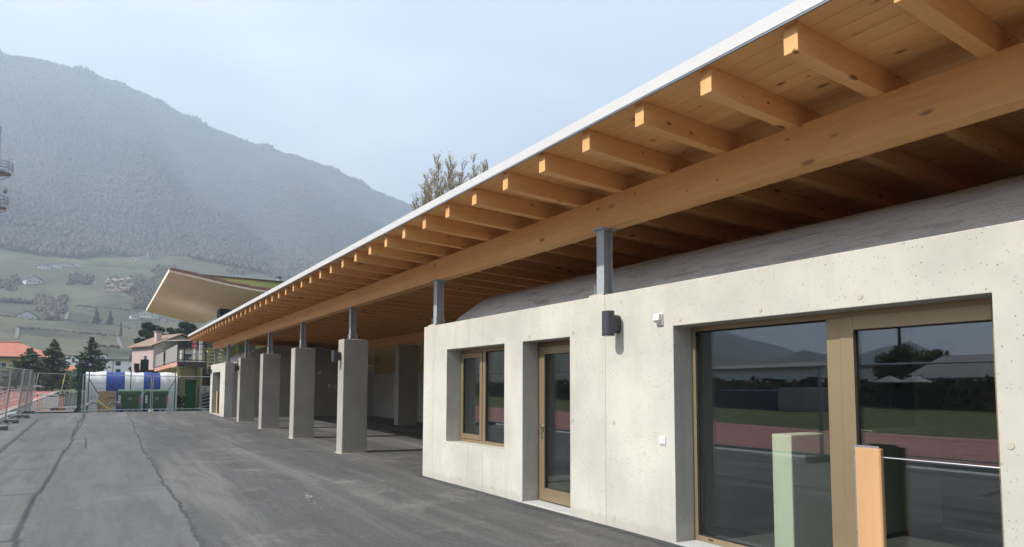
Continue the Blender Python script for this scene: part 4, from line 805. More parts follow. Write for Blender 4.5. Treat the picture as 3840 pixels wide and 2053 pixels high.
t = thing('steel_steps', (q.x, 47.3, 0), 'stack of pale metal steps below the banner', 'steps')
for k in range(5): MB().add([(q.x-.5, 47.2, .2+k*.23), (q.x+.5, 47.2, .45+k*.23), (q.x+.5, 47.2, .50+k*.23), (q.x-.5, 47.2, .25+k*.23), (q.x-.5, 47.5, .2+k*.23), (q.x+.5, 47.5, .45+k*.23), (q.x+.5, 47.5, .50+k*.23), (q.x-.5, 47.5, .25+k*.23)], [(0, 1, 2, 3), (7, 6, 5, 4), (0, 4, 5, 1), (3, 2, 6, 7), (0, 3, 7, 4), (1, 5, 6, 2)]).build('step', M['pipe'], t)
for s in (-.45, .45): MB().box(q.x+s-.03, q.x+s+.03, 47.25, 47.45, .0, 1.6).build('stand', M['rail'], t)
q = px(731, 1294, y=47); t = thing('number_sign', q, 'small red sign with white number on a post at the balcony', 'sign'); MB().box(q.x-.16, q.x+.16, 47, 47.02, q.z-.22, q.z+.2).build('plate', simple('red_sign', (.50, .09, .08), .6), t); letter('2', .3, M['wpaint'], t, (0, -.01, 0)); MB().tube((q.x, 47.04, BZ), (q.x, 47.04, q.z+.2), .03, 6).build('post', M['wpaint'], t)
wc = px(660, 1276, y=58); we = px(607, 1302, x=wc.x-1.2); t = thing('entrance_canopy', (wc.x, 58, wc.z-.4), 'white slab canopy beside the pink house', 'canopy')
MB().add([(wc.x, 58, wc.z-.5), (wc.x+4.2, 57.6, wc.z-.35), (wc.x+4.2, 64, wc.z-.35), (we.x, we.y, we.z-.3), (wc.x, 58, wc.z), (wc.x+4.2, 57.6, wc.z+.2), (wc.x+4.2, 64, wc.z+.2), (we.x, we.y, we.z+.45)], [(0, 3, 2, 1), (4, 5, 6, 7), (0, 1, 5, 4), (1, 2, 6, 5), (2, 3, 7, 6), (3, 0, 4, 7)]).build('slab', M['wpaint'], t)
MB().tube((wc.x+.6, 59.5, 0), (wc.x+.6, 59.5, wc.z-.45), .12, 10).build('column', M['wpaint'], t)
for k, (u_, v_) in enumerate([(541, 1372), (512, 1378)]):
    q = px(u_, 1388, y=66); hh_ = (.85, .5)[k]; t = thing('dark_crate', (q.x, 66, q.z), ['black crate on the far walkway beside the infill panel', 'black tub at the far end of the walkway'][k], 'crate'); MB().cbox((q.x, 66, q.z), .6-.2*k, .6, hh_).build('case', M['black'], t); MB().cbox((q.x, 66, q.z+hh_), .64-.2*k, .64, .05).build('lid', M['rail'], t)
t = thing('walkway_wall', (BL-1, 66, 0), 'dark walkway wall behind the striped tent', 'wall'); qa, qb = px(505, 1390, y=66), px(592, 1390, y=66); MB().box(qa.x, qb.x, 65.6, 66.6, -.2, px(540, 1388, y=66).z).build('wall', M['brown'], t)

# ------------------------------------------------------------------ houses
M['pink'] = simple('pink_plaster', (.50, .38, .36), .85, 0, .06, .8); M['tile'] = simple('red_roof_tile', (.42, .155, .095), .85, 0, .25, 1.2); M['tileb'] = simple('brown_roof_tile', (.25, .165, .12), .85, 0, .25, 2); M['yel'] = simple('yellow_plaster', (.60, .52, .26), .85, 0, .06, .5); M['off'] = simple('off_white_plaster', (.82, .83, .84), .85, 0, .05, .6); M['wglass'] = simple('dark_window', (.04, .05, .07), .15); M['greyroof'] = simple('grey_roof', (.20, .20, .21), .8, 0, .2); M['woodd'] = simple('dark_timber', (.10, .07, .05), .85)
def house(name, loc, w_, d_, h, rh_, rz, wall, roof, label, wins=(), hip=0, over=.5, cat='house', group=None, flat=False):
    t = thing(name, loc, label, cat, group, rz); a, c = w_/2, d_/2
    MB().box(-a, a, -c, c, -2, h).build('wall', M[wall], t, local=True)
    if flat: r = MB().box(-a-over, a+over, -c-over, c+over, h+.01, h+.25).build('roof', M[roof], t, local=True)
    else:
        A, Cc = a+over, c+over; hp = hip*a; z0 = h-.15*(over > 0); V = [(-A, -Cc, z0), (A, -Cc, z0), (A, Cc, z0), (-A, Cc, z0), (0, -Cc+hp, h+rh_), (0, Cc-hp, h+rh_)]; V += [(p[0], p[1], p[2]+.16) for p in V]
        r = MB().add(V, [(0, 4, 5, 3), (1, 2, 5, 4), (6, 9, 11, 10), (7, 10, 11, 8), (0, 6, 10, 4), (1, 4, 10, 7), (2, 8, 11, 5), (3, 5, 11, 9), (0, 3, 9, 6), (1, 7, 8, 2)] + ([(0, 1, 7, 6), (6, 7, 10), (8, 9, 11), (2, 3, 9, 8)] if hip else [])).build('roof', M[roof], t, local=True)
        if not hip: MB().add([(-a, -c, h), (a, -c, h), (0, -c, h+rh_*.93), (-a, c, h), (a, c, h), (0, c, h+rh_*.93)], [(0, 1, 2), (5, 4, 3), (0, 2, 5, 3), (1, 4, 5, 2)]).build('gable', M[wall], t, local=True)
    for f, x, z, ww, hh in wins:
        if f == 'f': b, g = (x-ww/2, x+ww/2, -c-.03, -c+.02), (x-ww/2+.08, x+ww/2-.08, -c-.045, -c-.03)
        else: b, g = (-a-.03, -a+.02, x-ww/2, x+ww/2), (-a-.045, -a-.03, x-ww/2+.08, x+ww/2-.08)
        o = MB().box(*b, z, z+hh).build('window', M['wpaint'], t, local=True); MB().box(*g, z+.08, z+hh-.08).build('glass', M['wglass'], o, local=True)
    return t, r
# pink gable house behind the balcony
pc = px(645, 1300, y=104); pr = px(645, 1257, y=104)
t, r = house('gable_house', (pc.x, 107.5, .8), 7.4, 6.5, px(553, 1297, y=104).z-.8, 1.75, .36, 'pink', 'tileb', 'pink gable house with brown roof and chimney behind the balcony', [('f', -1.8, 4.2, 1.2, 1.4), ('f', .9, 4.2, 1.6, 1.4), ('l', -1, 3.8, 1.1, 1.4), ('f', -1.8, 1.2, 1.2, 1.4)])
cz = px(545, 1290, y=104).z; MB().box(-2.9, -2.2, -2.2, -1.5, cz-2.0, cz+.9).build('chimney', M['pink'], r, local=True); MB().box(-3.0, -2.1, -2.3, -1.4, cz+.95, cz+1.1).build('chimney_cap', M['greyroof'], r, local=True)
# yellow hipped house at the left edge
e = px(244, 1342, y=135); rg = px(150, 1296, y=140); W_ = 26.0
t, r = house('hipped_house', (e.x-W_/2-.8, 141, 1.2), W_-1.6, 11, e.z-1.2, rg.z-e.z, 0, 'yel', 'tile', 'yellow house with red hipped tile roof at the left edge', [], 0, .8)
bpy.data.objects.remove(r); [bpy.data.objects.remove(c) for c in list(t.children) if c.name.startswith('gable')]
A, Cc, h = W_/2, 6.3, e.z-1.2; hr = rg.z-e.z+.4; V = [(-A, -Cc, h), (A, -Cc, h), (A, Cc, h), (-A, Cc, h), (-A+6, 0, h+hr), (A-6, 0, h+hr)]
r = MB().add(V, [(0, 1, 5, 4), (1, 2, 5), (2, 3, 4, 5), (3, 0, 4), (0, 3, 2, 1)]).build('roof', M['tile'], t, local=True)
MB().box(-A, A, -Cc-.02, -Cc+.2, h-.3, h-.002).box(A-.2, A+.02, -Cc+.2, Cc, h-.3, h-.002).build('eaves_board', M['brown'], t, local=True)
for k in range(30): MB().tube((-A+6+k*(2*A-12)/29, 0, h+hr+.02), (-A+6+(k+.8)*(2*A-12)/29, 0, h+hr+.02), .16, 6).build('ridge_tile', M['tile'], r, local=True)
for x in (A-3.2, A-7.8, A-11): o = MB().box(x-.75, x+.75, -5.55, -5.48, h-2.0, h-.95).build('window', M['wpaint'], t, local=True); MB().box(x-.65, x-.06, -5.57, -5.55, h-1.92, h-1.03).box(x+.06, x+.65, -5.57, -5.55, h-1.92, h-1.03).build('glass', M['wglass'], o, local=True)
for x in (A-1.9, A-12.3): MB().tube((x, -5.6, -1), (x, -5.6, h-.3), .09, 6).build('downpipe', M['cream'] if x > 0 else M['brown'], t, local=True)
# white houses between the firs
def facade(u0, u1, v0, y, zb, wall, roof, label, wins, over=.3, dpt=9):
    a, c = px(u0, v0, y=y), px(u1, v0, y=y); t, r = house('flat_house', ((a.x+c.x)/2, y+dpt/2, zb), c.x-a.x, dpt, a.z-zb, 0, 0, wall, roof, label, [], flat=True, over=over)
    for uu, vv, wu, hv in wins:
        q = px(uu, vv, y=y); s = (q-O).length/ray(uu, vv).length/F_PX; lx = q.x-(a.x+c.x)/2; lz = q.z-zb; ww, hh = wu*s, hv*s
        o = MB().box(lx-ww/2, lx+ww/2, -dpt/2-.04, -dpt/2+.02, lz-hh/2, lz+hh/2).build('window', M['infill'], t, local=True); MB().box(lx-ww/2+.08, lx+ww/2-.08, -dpt/2-.055, -dpt/2-.04, lz-hh/2+.08, lz+hh/2-.08).build('glass', M['wglass'], o, local=True)
    return t
facade(395, 520, 1351, 150, 2, 'off', 'greyroof', 'pale grey flat roofed house left of the pink house', [(443, 1364, 17, 17), (443, 1391, 17, 14), (424, 1372, 3, 60)])
t = facade(244, 330, 1336, 165, 2, 'off', 'greyroof', 'white house with balcony between the two firs', [(275, 1352, 9, 18), (300, 1352, 9, 18), (257, 1388, 16, 6), (312, 1375, 14, 12)])
facade(330, 400, 1330, 172, 2, 'off', 'tileb', 'white house with brown roof edge behind the right fir', [(352, 1352, 12, 12), (376, 1352, 12, 12)])
q = px(225, 1392, y=131); house('shed', (q.x, 131, 1.9), 4.2, 5, q.z-2.3, 1.1, 1.57, 'yel', 'tile', 'small red roofed shed behind the boundary wall, left one', [], over=.3, cat='shed')
q = px(252, 1395, y=131); house('shed', (q.x+.6, 130.8, 1.9), 4.6, 5, q.z-2.5, 1.3, 1.2, 'pink', 'tile', 'small red roofed shed behind the boundary wall, right one', [], over=.3, cat='shed')
# boundary wall
M['bwall'] = simple('grey_boundary_wall', (.30, .28, .26), .9, 0, .12, .6); qa, qb = px(-60, 1420, y=126), px(330, 1420, y=126)
t = thing('boundary_wall', ((qa.x+qb.x)/2, 126, 1.7), 'long grey boundary wall behind the track', 'wall')
x = qa.x
while x < qb.x: MB().box(x, min(x+4, qb.x)-.03, 126, 126.3, 1.3, 3.95).build('wall_panel', M['bwall'], t); x += 4
MB().box(qa.x, qb.x, 125.95, 126.35, 3.953, 4.05).build('coping', M['kerb'], t)
q = px(338, 1368, y=58); t = thing('emblem_sign', (q.x, 58, 0), 'small navy square sign with white flower emblem above the tent', 'sign'); MB().box(q.x-.22, q.x+.22, 58, 58.05, q.z-.22, q.z+.22).build('plate', simple('navy_sign', (.012, .014, .05), .5), t)
e_ = MB()
for k in range(5): a = k*1.2566+1.57; e_.tube((q.x+.07*math.cos(a), 57.985, q.z+.07*math.sin(a)), (q.x+.07*math.cos(a), 57.998, q.z+.07*math.sin(a)), .034, 8)
e_.build('emblem', M['wpaint'], t); MB().tube((q.x, 58.1, 0), (q.x, 58.1, q.z+.2), .04, 8).build('post', M['rail'], t)

# ------------------------------------------------------------------ trees
M['bark'] = simple('bark', (.085, .07, .055), .95, 0, .3, 5); M['fir'] = m_leaf('fir_needles', (.016, .034, .016), (.075, .115, .045)); M['pine'] = m_leaf('pine_needles', (.018, .036, .018), (.065, .10, .04)); M['bud'] = m_leaf('spring_buds', (.24, .19, .08), (.42, .36, .16)); M['willow'] = m_leaf('willow_leaf', (.05, .07, .02), (.14, .16, .05)); M['twig'] = simple('twig_bark', (.20, .155, .115), .9, 0, .3, 3)
def quads(P, D, ln, wd, rng):
    """leaf blades: P (n,3) centres, D (n,3) directions"""
    n = len(P); D = D/np.maximum(np.linalg.norm(D, axis=1, keepdims=True), 1e-6); R_ = rng.normal(size=(n, 3)); S_ = np.cross(D, R_); S_ /= np.maximum(np.linalg.norm(S_, axis=1, keepdims=True), 1e-6)
    l = (ln*rng.uniform(.6, 1.3, n))[:, None]; w_ = (wd*rng.uniform(.6, 1.3, n))[:, None]
    V = np.stack([P-D*l*.5-S_*w_*.3, P-D*l*.1-S_*w_*.5+0*D, P+D*l*.5, P-D*l*.1+S_*w_*.5], 1).reshape(-1, 3); i = np.arange(n)[:, None]*4
    return V, np.concatenate([i, i+1, i+2, i+3], 1)
def fir(loc, h, rad, label, seed, name='fir_tree', mat='fir', dens=1.9, bs=1.):
    rng = np.random.default_rng(seed); t = thing(name, loc, label, 'tree', 'fir trees'); z0 = loc[2]
    MB().tube((loc[0], loc[1], z0-.3), (loc[0], loc[1], z0+h*.96), h*.018, 8, .02).build('trunk', M['bark'], t)
    P = []; D = []; T = []; lv = int(h*3.4)
    for k in range(lv):
        f = (k+.3)/lv; zc = h*(.06+.93*f); R_ = rad*(1-f)**.82*rng.uniform(.75, 1.15)+.08
        for _ in range(int((5+7*(1-f))*dens)):
            a = rng.uniform(0, 2*math.pi); L_ = R_*rng.uniform(.6, 1.18); m = max(4, int(L_*9)); dr = rng.uniform(.12, .42)
            for j in range(m):
                s = (j+.6)/m; s = s**.8; r = L_*s; zz = zc-dr*r+.32*r*s; ca, sa = math.cos(a), math.sin(a); sp = .20*L_*(.4+.6*s)*rng.normal()*.55
                P.append((loc[0]+ca*r-sa*sp, loc[1]+sa*r+ca*sp, z0+zz+rng.normal()*.05)); D.append((ca-sa*sp*1.5+rng.normal()*.3, sa+ca*sp*1.5+rng.normal()*.3, -.35+rng.normal()*.25)); T.append(min(1, max(0, .15+.7*s*s+rng.normal()*.15)))
    V, Fs = quads(np.array(P), np.array(D), max(.46, h*.045)*bs, max(.22, h*.024)*bs, rng); soup('crown', V, Fs, M[mat], t, np.repeat(T, 4))
    return t
a = px(196, 1460, y=112); fir((a.x, 112, 1.0), px(160, 1268, y=112).z-1.0, 3.0, 'tall dark fir of the left pair in front of the yellow house', 1)
a = px(85, 1460, y=110); b_ = px(112, 1303, y=110); fir((px(108, 1450, y=110).x, 110, 1.0), b_.z-1.0, 3.5, 'broad dark fir at the far left before the yellow house', 2, dens=2.2)

a = px(338, 1450, y=105); fir((a.x, 105, .9), px(339, 1262, y=105).z-.9, 2.9, 'single dark fir behind the green gate', 3)
a = px(350, 1400, y=180); fir((px(221, 1400, y=185).x, 185, 2.5), px(221, 1310, y=185).z-2.5, 2.4, 'small distant fir between the yellow and white houses', 4, dens=.6)
def clump_tree(loc, h, clumps, label, seed, mat, name, group, trunk_r=.25, n=900, ln=.5, wd=.28, lean=0):
    """trunk, limbs to each clump and leaf blades filling flattened clumps (dx,dy,dz,rx,rz)"""
    rng = np.random.default_rng(seed); t = thing(name, loc, label, 'tree', group); b = MB(); base = Vector(loc)
    top = base+Vector((lean, 0, h*.62)); b.tube(base-Vector((0, 0, .4)), top, trunk_r, 8, trunk_r*.5)
    P = []; D = []; T = []
    for dx, dy, dz, rx, rz in clumps:
        c = base+Vector((dx, dy, dz)); b.tube(base+Vector((lean*.6, 0, max(h*.25, dz*.62))), c, trunk_r*.35, 6, .03)
        for _ in range(5): q = c+Vector((rng.normal()*rx*.5, rng.normal()*rx*.5, rng.normal()*rz*.4)); b.tube(c-Vector((0, 0, rz*.5)), q, .04, 4, .015)
        m = int(n*rx); u = rng.normal(size=(m, 3)); u /= np.linalg.norm(u, axis=1, keepdims=True); rr = rng.uniform(.35, 1.05, m)**.6
        p = u*rr[:, None]*np.array([rx, rx, rz])+np.array(c); P.append(p); D.append(u+rng.normal(size=(m, 3))*.5+np.array([0, 0, .25])); T.append(np.clip(.35+.45*u[:, 2]*rr+rng.normal(size=m)*.15, 0, 1))
    b.build('trunk', M['bark'], t); V, Fs = quads(np.concatenate(P), np.concatenate(D), ln, wd, rng); soup('crown', V, Fs, M[mat], t, np.repeat(np.concatenate(T), 4)); return t
rs = random.Random(6)
def pine_from_px(pts, y, label, seed, n=700):
    """pts: (u, v, radius_px) clump centres in the photo at distance y"""
    ps = [(px(u, v, y=y), r) for u, v, r in pts]; s = (ps[0][0]-O).length/F_PX/1.1; cx = sum(p.x for p, r in ps)/len(ps); base = (cx, y, 1.2); h = max(p.z for p, r in ps)-1.2
    clump_tree(base, h, [(p.x-cx, rs.uniform(-1.2, 1.2), p.z-1.2, r*s, r*s*.62) for p, r in ps], label, seed, 'pine', 'pine_tree', 'pines behind the pink house', .3, n, .55, .16)
pine_from_px([(555, 1222, 20), (580, 1232, 20), (545, 1250, 22), (600, 1240, 16), (570, 1265, 24), (525, 1280, 18), (515, 1310, 16), (610, 1265, 18), (505, 1345, 14), (500, 1385, 12)], 122, 'dark pine behind the pink house chimney', 11)
pine_from_px([(690, 1222, 20), (715, 1228, 22), (672, 1245, 18), (735, 1245, 20), (700, 1255, 26), (745, 1270, 18), (690, 1280, 22), (660, 1270, 16)], 126, 'dark pine to the right behind the pink house', 12)
pine_from_px([(640, 1238, 12), (650, 1250, 13), (632, 1262, 12), (645, 1275, 14)], 124, 'small pine between two larger pines behind the pink house', 13)
# budding poplar behind the canopy
def poplar(base, top, R_, nl, label, seed):
    """upright poplar: many leaders fanning into a dome, short ascending twigs with opening buds"""
    rng = random.Random(seed); t = thing('poplar_tree', base, label, 'tree', 'budding poplars behind the canopy'); b = MB(); tips = []; B = Vector(base); H = top-base[2]
    b.tube(B-Vector((0, 0, .3)), B+Vector((0, 0, H*.42)), .4, 8, .26)
    for i in range(nl):
        a = i*2.39996+rng.uniform(-.3, .3); rr = R_*math.sqrt((i+.5)/nl); o = Vector((math.cos(a), math.sin(a), 0)); hh = H*(1-.17*(rr/R_)**1.7)*rng.uniform(.94, 1.0); z0 = H*rng.uniform(.22, .42); p = B+Vector((0, 0, z0)); n = 16; r = .085
        for k in range(1, n+1):
            s_ = k/n; q = B+o*(rr*(s_**.55))+Vector((rng.gauss(0, .06), rng.gauss(0, .06), z0+(hh-z0)*s_)); b.tube(p, q, r, 4, r*.88, cap=False); d = (q-p).normalized(); r *= .87
            if k > 3:
                for _ in range(5):
                    a2 = rng.uniform(0, 6.283); e = (d+Vector((math.cos(a2), math.sin(a2), 0))*rng.uniform(.3, .6)).normalized(); L_ = rng.uniform(.7, 1.7)*(1.15-.5*s_); m = q+e*L_*.5; w_ = m+(e+Vector((0, 0, .35))).normalized()*L_*.5
                    b.tube(q, m, .026, 3, .02, cap=False); b.tube(m, w_, .02, 3, .012, cap=False); tips += [(m, e), (w_, e), ((m+w_)/2, e)]
                    for _ in range(2):
                        a3 = rng.uniform(0, 6.283); f = (e+Vector((math.cos(a3), math.sin(a3), .5))*.45).normalized(); x = m+f*rng.uniform(.25, .6); b.tube(m, x, .016, 3, .010, cap=False); tips.append((x, f))
            p = q
    b.build('trunk', M['twig'], t)
    nr = np.random.default_rng(seed); P = np.array([tuple(p) for p, d in tips]); D = np.array([tuple(d) for p, d in tips]); P = P+nr.normal(size=P.shape)*.08; V, Fs = quads(P, D, .15, .085, nr); soup('crown', V, Fs, M['bud'], t, np.repeat(nr.uniform(0, 1, len(P)), 4))
q = px(1675, 592, d=58); poplar((q.x, q.y, 0), q.z, 2.8, 26, 'budding bare poplar above the canopy edge, larger left one', 21)
q = px(1805, 592, d=60); poplar((q.x, q.y, 0), q.z+.2, 2.2, 16, 'budding bare poplar above the canopy edge, smaller right one', 22)
q = px(1585, 715, d=62); poplar((q.x, q.y, 0), q.z, 1.3, 8, 'lowest budding poplar where the canopy meets the mountain', 23)
# small plant by the green door
rng = np.random.default_rng(5); q = px(672, 1520, y=48.6); t = thing('leafy_plant', (q.x, 48.6, 0), 'small leafy plant by the cream wall near the green door', 'plant'); P = rng.normal(size=(120, 3))*np.array([.16, .1, .28])+np.array([q.x, 48.6, .65]); V, Fs = quads(P, rng.normal(size=(120, 3))+np.array([0, 0, .6]), .22, .12, rng); soup('leaves', V, Fs, M['willow'], t, np.repeat(rng.uniform(0, 1, 120), 4)); MB().tube((q.x, 48.6, 0), (q.x, 48.6, .7), .02, 5).build('stem', M['bark'], t)

# ------------------------------------------------------------------ antenna mast at the left edge
mp_ = px(-9, 600, d=78); t = thing('antenna_mast', (mp_.x, mp_.y, 0), 'tall antenna mast with two railed platforms at the left edge', 'mast'); mx_, my_ = mp_.x, mp_.y
MB().tube((mx_, my_, -1), (mx_, my_, mp_.z+4), .38, 14, .22).build('pole', M['galv'], t, smooth=True)
for vz_, R_ in ((648, 1.5), (780, 1.22)):
    z = px(-9, vz_, d=78).z; g = part('platform', t, (mx_, my_, z)); MB().tube((mx_, my_, z-.07), (mx_, my_, z), R_*.92, 24).build('deck', M['grey_pl'], g)
    for hh in (.45, .8, 1.15): MB().ring((mx_, my_, z+hh), R_, .05, 'z', 24, 5).build('guard_rail', M['grey_pl'], g)
    for k in range(12): a = k*math.pi/6+.2; MB().tube((mx_+R_*math.cos(a), my_+R_*math.sin(a), z), (mx_+R_*math.cos(a), my_+R_*math.sin(a), z+1.25), .055, 5).build('guard_post', M['grey_pl'], g)
    for k in range(4): a = k*math.pi/2+.6; MB().tube((mx_, my_, z-1.0), (mx_+R_*math.cos(a), my_+R_*math.sin(a), z-.1), .04, 5).build('bracket', M['grey_pl'], g)
    for k in range(3):
        a = k*2.09-.55; x, y = mx_+(R_-.15)*math.cos(a), my_+(R_-.15)*math.sin(a)
        if vz_ < 700: MB().tube((x, y, z), (x, y, z+3.2), .04, 6).build('antenna_pipe', M['grey_pl'], g); MB().cbox((x+.1, y, z+1.5), .16, .28, 1.9).build('panel_antenna', M['wpaint'], g)
        else: MB().tube((x, y, z), (x, y, z+2.0), .04, 6).build('antenna_pipe', M['grey_pl'], g); MB().tube((x, y, z+1.9), (x+.12, y-.12, z+1.9), .3, 14, .22).build('dish', M['infill'], g)

# ------------------------------------------------------------------ mountain forest, hillside
M['forest'] = m_leaf('forest_foliage', (.022, .030, .018), (.13, .095, .065)); M['grove'] = m_leaf('bare_grove', (.05, .045, .035), (.125, .10, .075))
ICO_V = None
def tree_mass(P, Hh, conif, rng, tint):
    """P (n,3); conifers become jittered double cones, others rough round crowns"""
    Vs = []; Fs = []; Ts = []; off = 0
    for kind in (True, False):
        s = conif == kind; p, h, tn = P[s], Hh[s], tint[s]; n = len(p)
        if n == 0: continue
        if kind:
            k = 6; a = np.linspace(0, 2*np.pi, k, endpoint=False); tpl = np.concatenate([np.stack([np.cos(a)*.21, np.sin(a)*.21, np.full(k, .10)], 1), np.stack([np.cos(a+.5)*.13, np.sin(a+.5)*.13, np.full(k, .48)], 1), [[0, 0, .66], [0, 0, 1.0]]])
            f = [[j, (j+1) % k, 2*k] for j in range(k)]+[[k+j, k+(j+1) % k, 2*k+1] for j in range(k)]
        else:
            g = (1+5**.5)/2; tpl = np.array([(-1, g, 0), (1, g, 0), (-1, -g, 0), (1, -g, 0), (0, -1, g), (0, 1, g), (0, -1, -g), (0, 1, -g), (g, 0, -1), (g, 0, 1), (-g, 0, -1), (-g, 0, 1)], float); tpl /= np.linalg.norm(tpl[0]); tpl = tpl*np.array([.30, .30, .42])+np.array([0, 0, .55])
            f = [(0, 11, 5), (0, 5, 1), (0, 1, 7), (0, 7, 10), (0, 10, 11), (1, 5, 9), (5, 11, 4), (11, 10, 2), (10, 7, 6), (7, 1, 8), (3, 9, 4), (3, 4, 2), (3, 2, 6), (3, 6, 8), (3, 8, 9), (4, 9, 5), (2, 4, 11), (6, 2, 10), (8, 6, 7), (9, 8, 1)]
        m = len(tpl); j = rng.normal(size=(n, m, 3))*.055; V = (tpl[None]*rng.uniform(.85, 1.15, (n, 1, 3))+j)*h[:, None, None]+p[:, None, :]
        Vs.append(V.reshape(-1, 3)); Fs.append((np.array(f)[None]+off+(np.arange(n)*m)[:, None, None]).reshape(-1, 3)); Ts.append((tn[:, None]+rng.normal(size=(n, m))*.05).ravel()); off += n*m
    return np.concatenate(Vs), np.concatenate(Fs), np.clip(np.concatenate(Ts), 0, 1)
rng = np.random.default_rng(77); n = 80000
az = rng.uniform(-.16, .62, n); r = np.sqrt(rng.uniform(960**2, 2290**2, n)); x, y = r*np.sin(az), r*np.cos(az)
edge = 985+60*np.sin(az*31)+35*np.sin(az*83+1); keep = r > edge; az, r, x, y = az[keep], r[keep], x[keep], y[keep]; z = terr(x, y)-.5
pat = .5+.5*np.sin(x*.012+np.sin(y*.007)*2)*np.sin(y*.010+x*.004); conif = rng.uniform(size=len(x)) < .12+.75*(pat > .55)*np.clip((r-1150)/500, .15, 1)+.2*(r > 2150)
st_ = np.clip(.5+.35*np.sin(az*37+r*.006)*np.sin(r*.011-az*19)+.3*np.sin(x*.021+2)*np.sin(y*.017), 0, 1); Hh = rng.uniform(6.0, 11.5, len(x))*np.where(conif, 1.15, .9); tint = np.where(conif, rng.uniform(0, .14, len(x)), .2+.55*st_+rng.uniform(-.1, .1, len(x)))
na = 5200; az2 = rng.uniform(-.14, .5, na); r2 = rng.uniform(2205, 2262, na); x2, y2 = r2*np.sin(az2), r2*np.cos(az2); x, y = np.concatenate([x, x2]), np.concatenate([y, y2]); z = np.concatenate([z, terr(x2, y2)-.5]); cl_ = np.clip(.55+.6*np.sin(az2*41)*np.sin(az2*97+1), .25, 1.2); Hh = np.concatenate([Hh, rng.uniform(8, 24, na)*cl_]); conif = np.concatenate([conif, rng.uniform(size=na) < .7]); tint = np.concatenate([tint, rng.uniform(0, .2, na)])
V, Fs, T = tree_mass(np.stack([x, y, z], 1), Hh, conif, rng, tint); tag(soup('mountain_forest', V, Fs, M['forest'], tint=T), 'hazy mixed forest covering the mountainside', 'forest', kind='stuff')
# hillside groves and hedgerows: masses of bushes laid over photographed patches
def patch(polys, n, hmin, hmax, name, label, pc, seed, mat='forest', tlo=.1, thi=.8):
    rng = np.random.default_rng(seed); P = []
    for (u0, v0, u1, v1), m in polys:
        for _ in range(m):
            u, v = rng.uniform(u0, u1), rng.uniform(v0, v1); cu, cv = (u0+u1)/2, (v0+v1)/2
            a_ = math.atan2(v-cv, u-cu); k_ = .72+.22*math.sin(3*a_+seed)+.16*math.sin(7*a_+2*seed)+.3*rng.uniform()**3
            if ((u-cu)/(u1-u0)*2)**2+((v-cv)/(v1-v0)*2)**2 > k_*k_*1.3: continue
            q = terr_hit(u, v); P.append((q.x, q.y, q.z-.5))
    P = np.array(P); k = len(P); cf = rng.uniform(size=k) < pc
    V, Fs, T = tree_mass(P, rng.uniform(hmin, hmax, k), cf, rng, np.where(cf, rng.uniform(0, .15, k), rng.uniform(tlo, thi, k))); tag(soup(name, V, Fs, M[mat], tint=T), label, 'trees', kind='stuff')
patch([((232, 1030, 350, 1072), 520)], 0, 2, 5, 'hillside_grove', 'dark grove on the upper meadows', .5, 1)
patch([((470, 1040, 640, 1165), 1700), ((560, 1000, 660, 1050), 400)], 0, 2.5, 6, 'hillside_grove', 'large dim wood on the slope left of the grandstand roof', .35, 2)
patch([((130, 1112, 250, 1205), 1000)], 0, 2, 5, 'hillside_grove', 'brownish bare grove on the lower meadows', .05, 3, 'grove', .2, 1)
patch([((-20, 1040, 90, 1095), 220)], 0, 2, 4.5, 'hillside_grove', 'thin bare grove at the left edge of the meadows', .15, 4, 'grove')
patch([((850, 1000, 1010, 1035), 200), ((1000, 985, 1200, 1060), 600)], 0, 2, 5, 'hillside_grove', 'bare grove on the meadow above the grandstand roof', .2, 5, 'grove')
def hedgerow(pts, m, label, seed, h=(2, 4)):
    rng = np.random.default_rng(seed); P = []
    for (a, c) in zip(pts, pts[1:]):
        for k in range(m): s = (k+rng.uniform())/m; q = terr_hit(a[0]+(c[0]-a[0])*s, a[1]+(c[1]-a[1])*s+rng.normal()*1.6); P.append((q.x, q.y, q.z-.4))
    P = np.array(P); V, Fs, T = tree_mass(P, rng.uniform(*h, len(P)), np.zeros(len(P), bool), rng, rng.uniform(0, .5, len(P))); tag(soup('hedgerow', V, Fs, M['grove'], tint=T), label, 'hedge', kind='stuff')
hedgerow([(-10, 1134), (60, 1138), (122, 1142)], 34, 'dark hedgerow at the left of the middle meadow', 1, (3, 5)); hedgerow([(280, 1150), (400, 1158), (540, 1172)], 40, 'long hedgerow across the meadow before the grandstand', 2, (1, 2.5))
hedgerow([(0, 1186), (110, 1198), (250, 1205), (420, 1222), (560, 1240)], 36, 'terrace hedge running across the whole lower slope', 3, (.8, 2)); hedgerow([(60, 1232), (180, 1240), (320, 1252), (440, 1262)], 34, 'lower terrace hedge above the yellow house', 4, (.8, 2)); hedgerow([(330, 1300), (400, 1305), (450, 1308)], 26, 'short hedge above the white houses', 5, (1, 2.5))
for k, (u, vb, vt, lab) in enumerate([(361, 1215, 1163, 'left one of two hillside conifers on the meadow'), (412, 1218, 1172, 'right one of two hillside conifers on the meadow')]):
    q = terr_hit(u, vb); d = (q-O).length; fir(tuple(q), (vb-vt)/F_PX*d, (vb-vt)/F_PX*d*.24, lab, 30+k, 'conifer_tree', 'fir', .6, 1.6)
q = terr_hit(452, 1265); d = (q-O).length; fir(tuple(q), 54/F_PX*d, 1.1, 'slender dark cypress on the lower slope', 40, 'cypress_tree', 'fir', .6, 1.3)
M['chalk'] = simple('hazy_white_wall', (.62, .61, .58), .9)
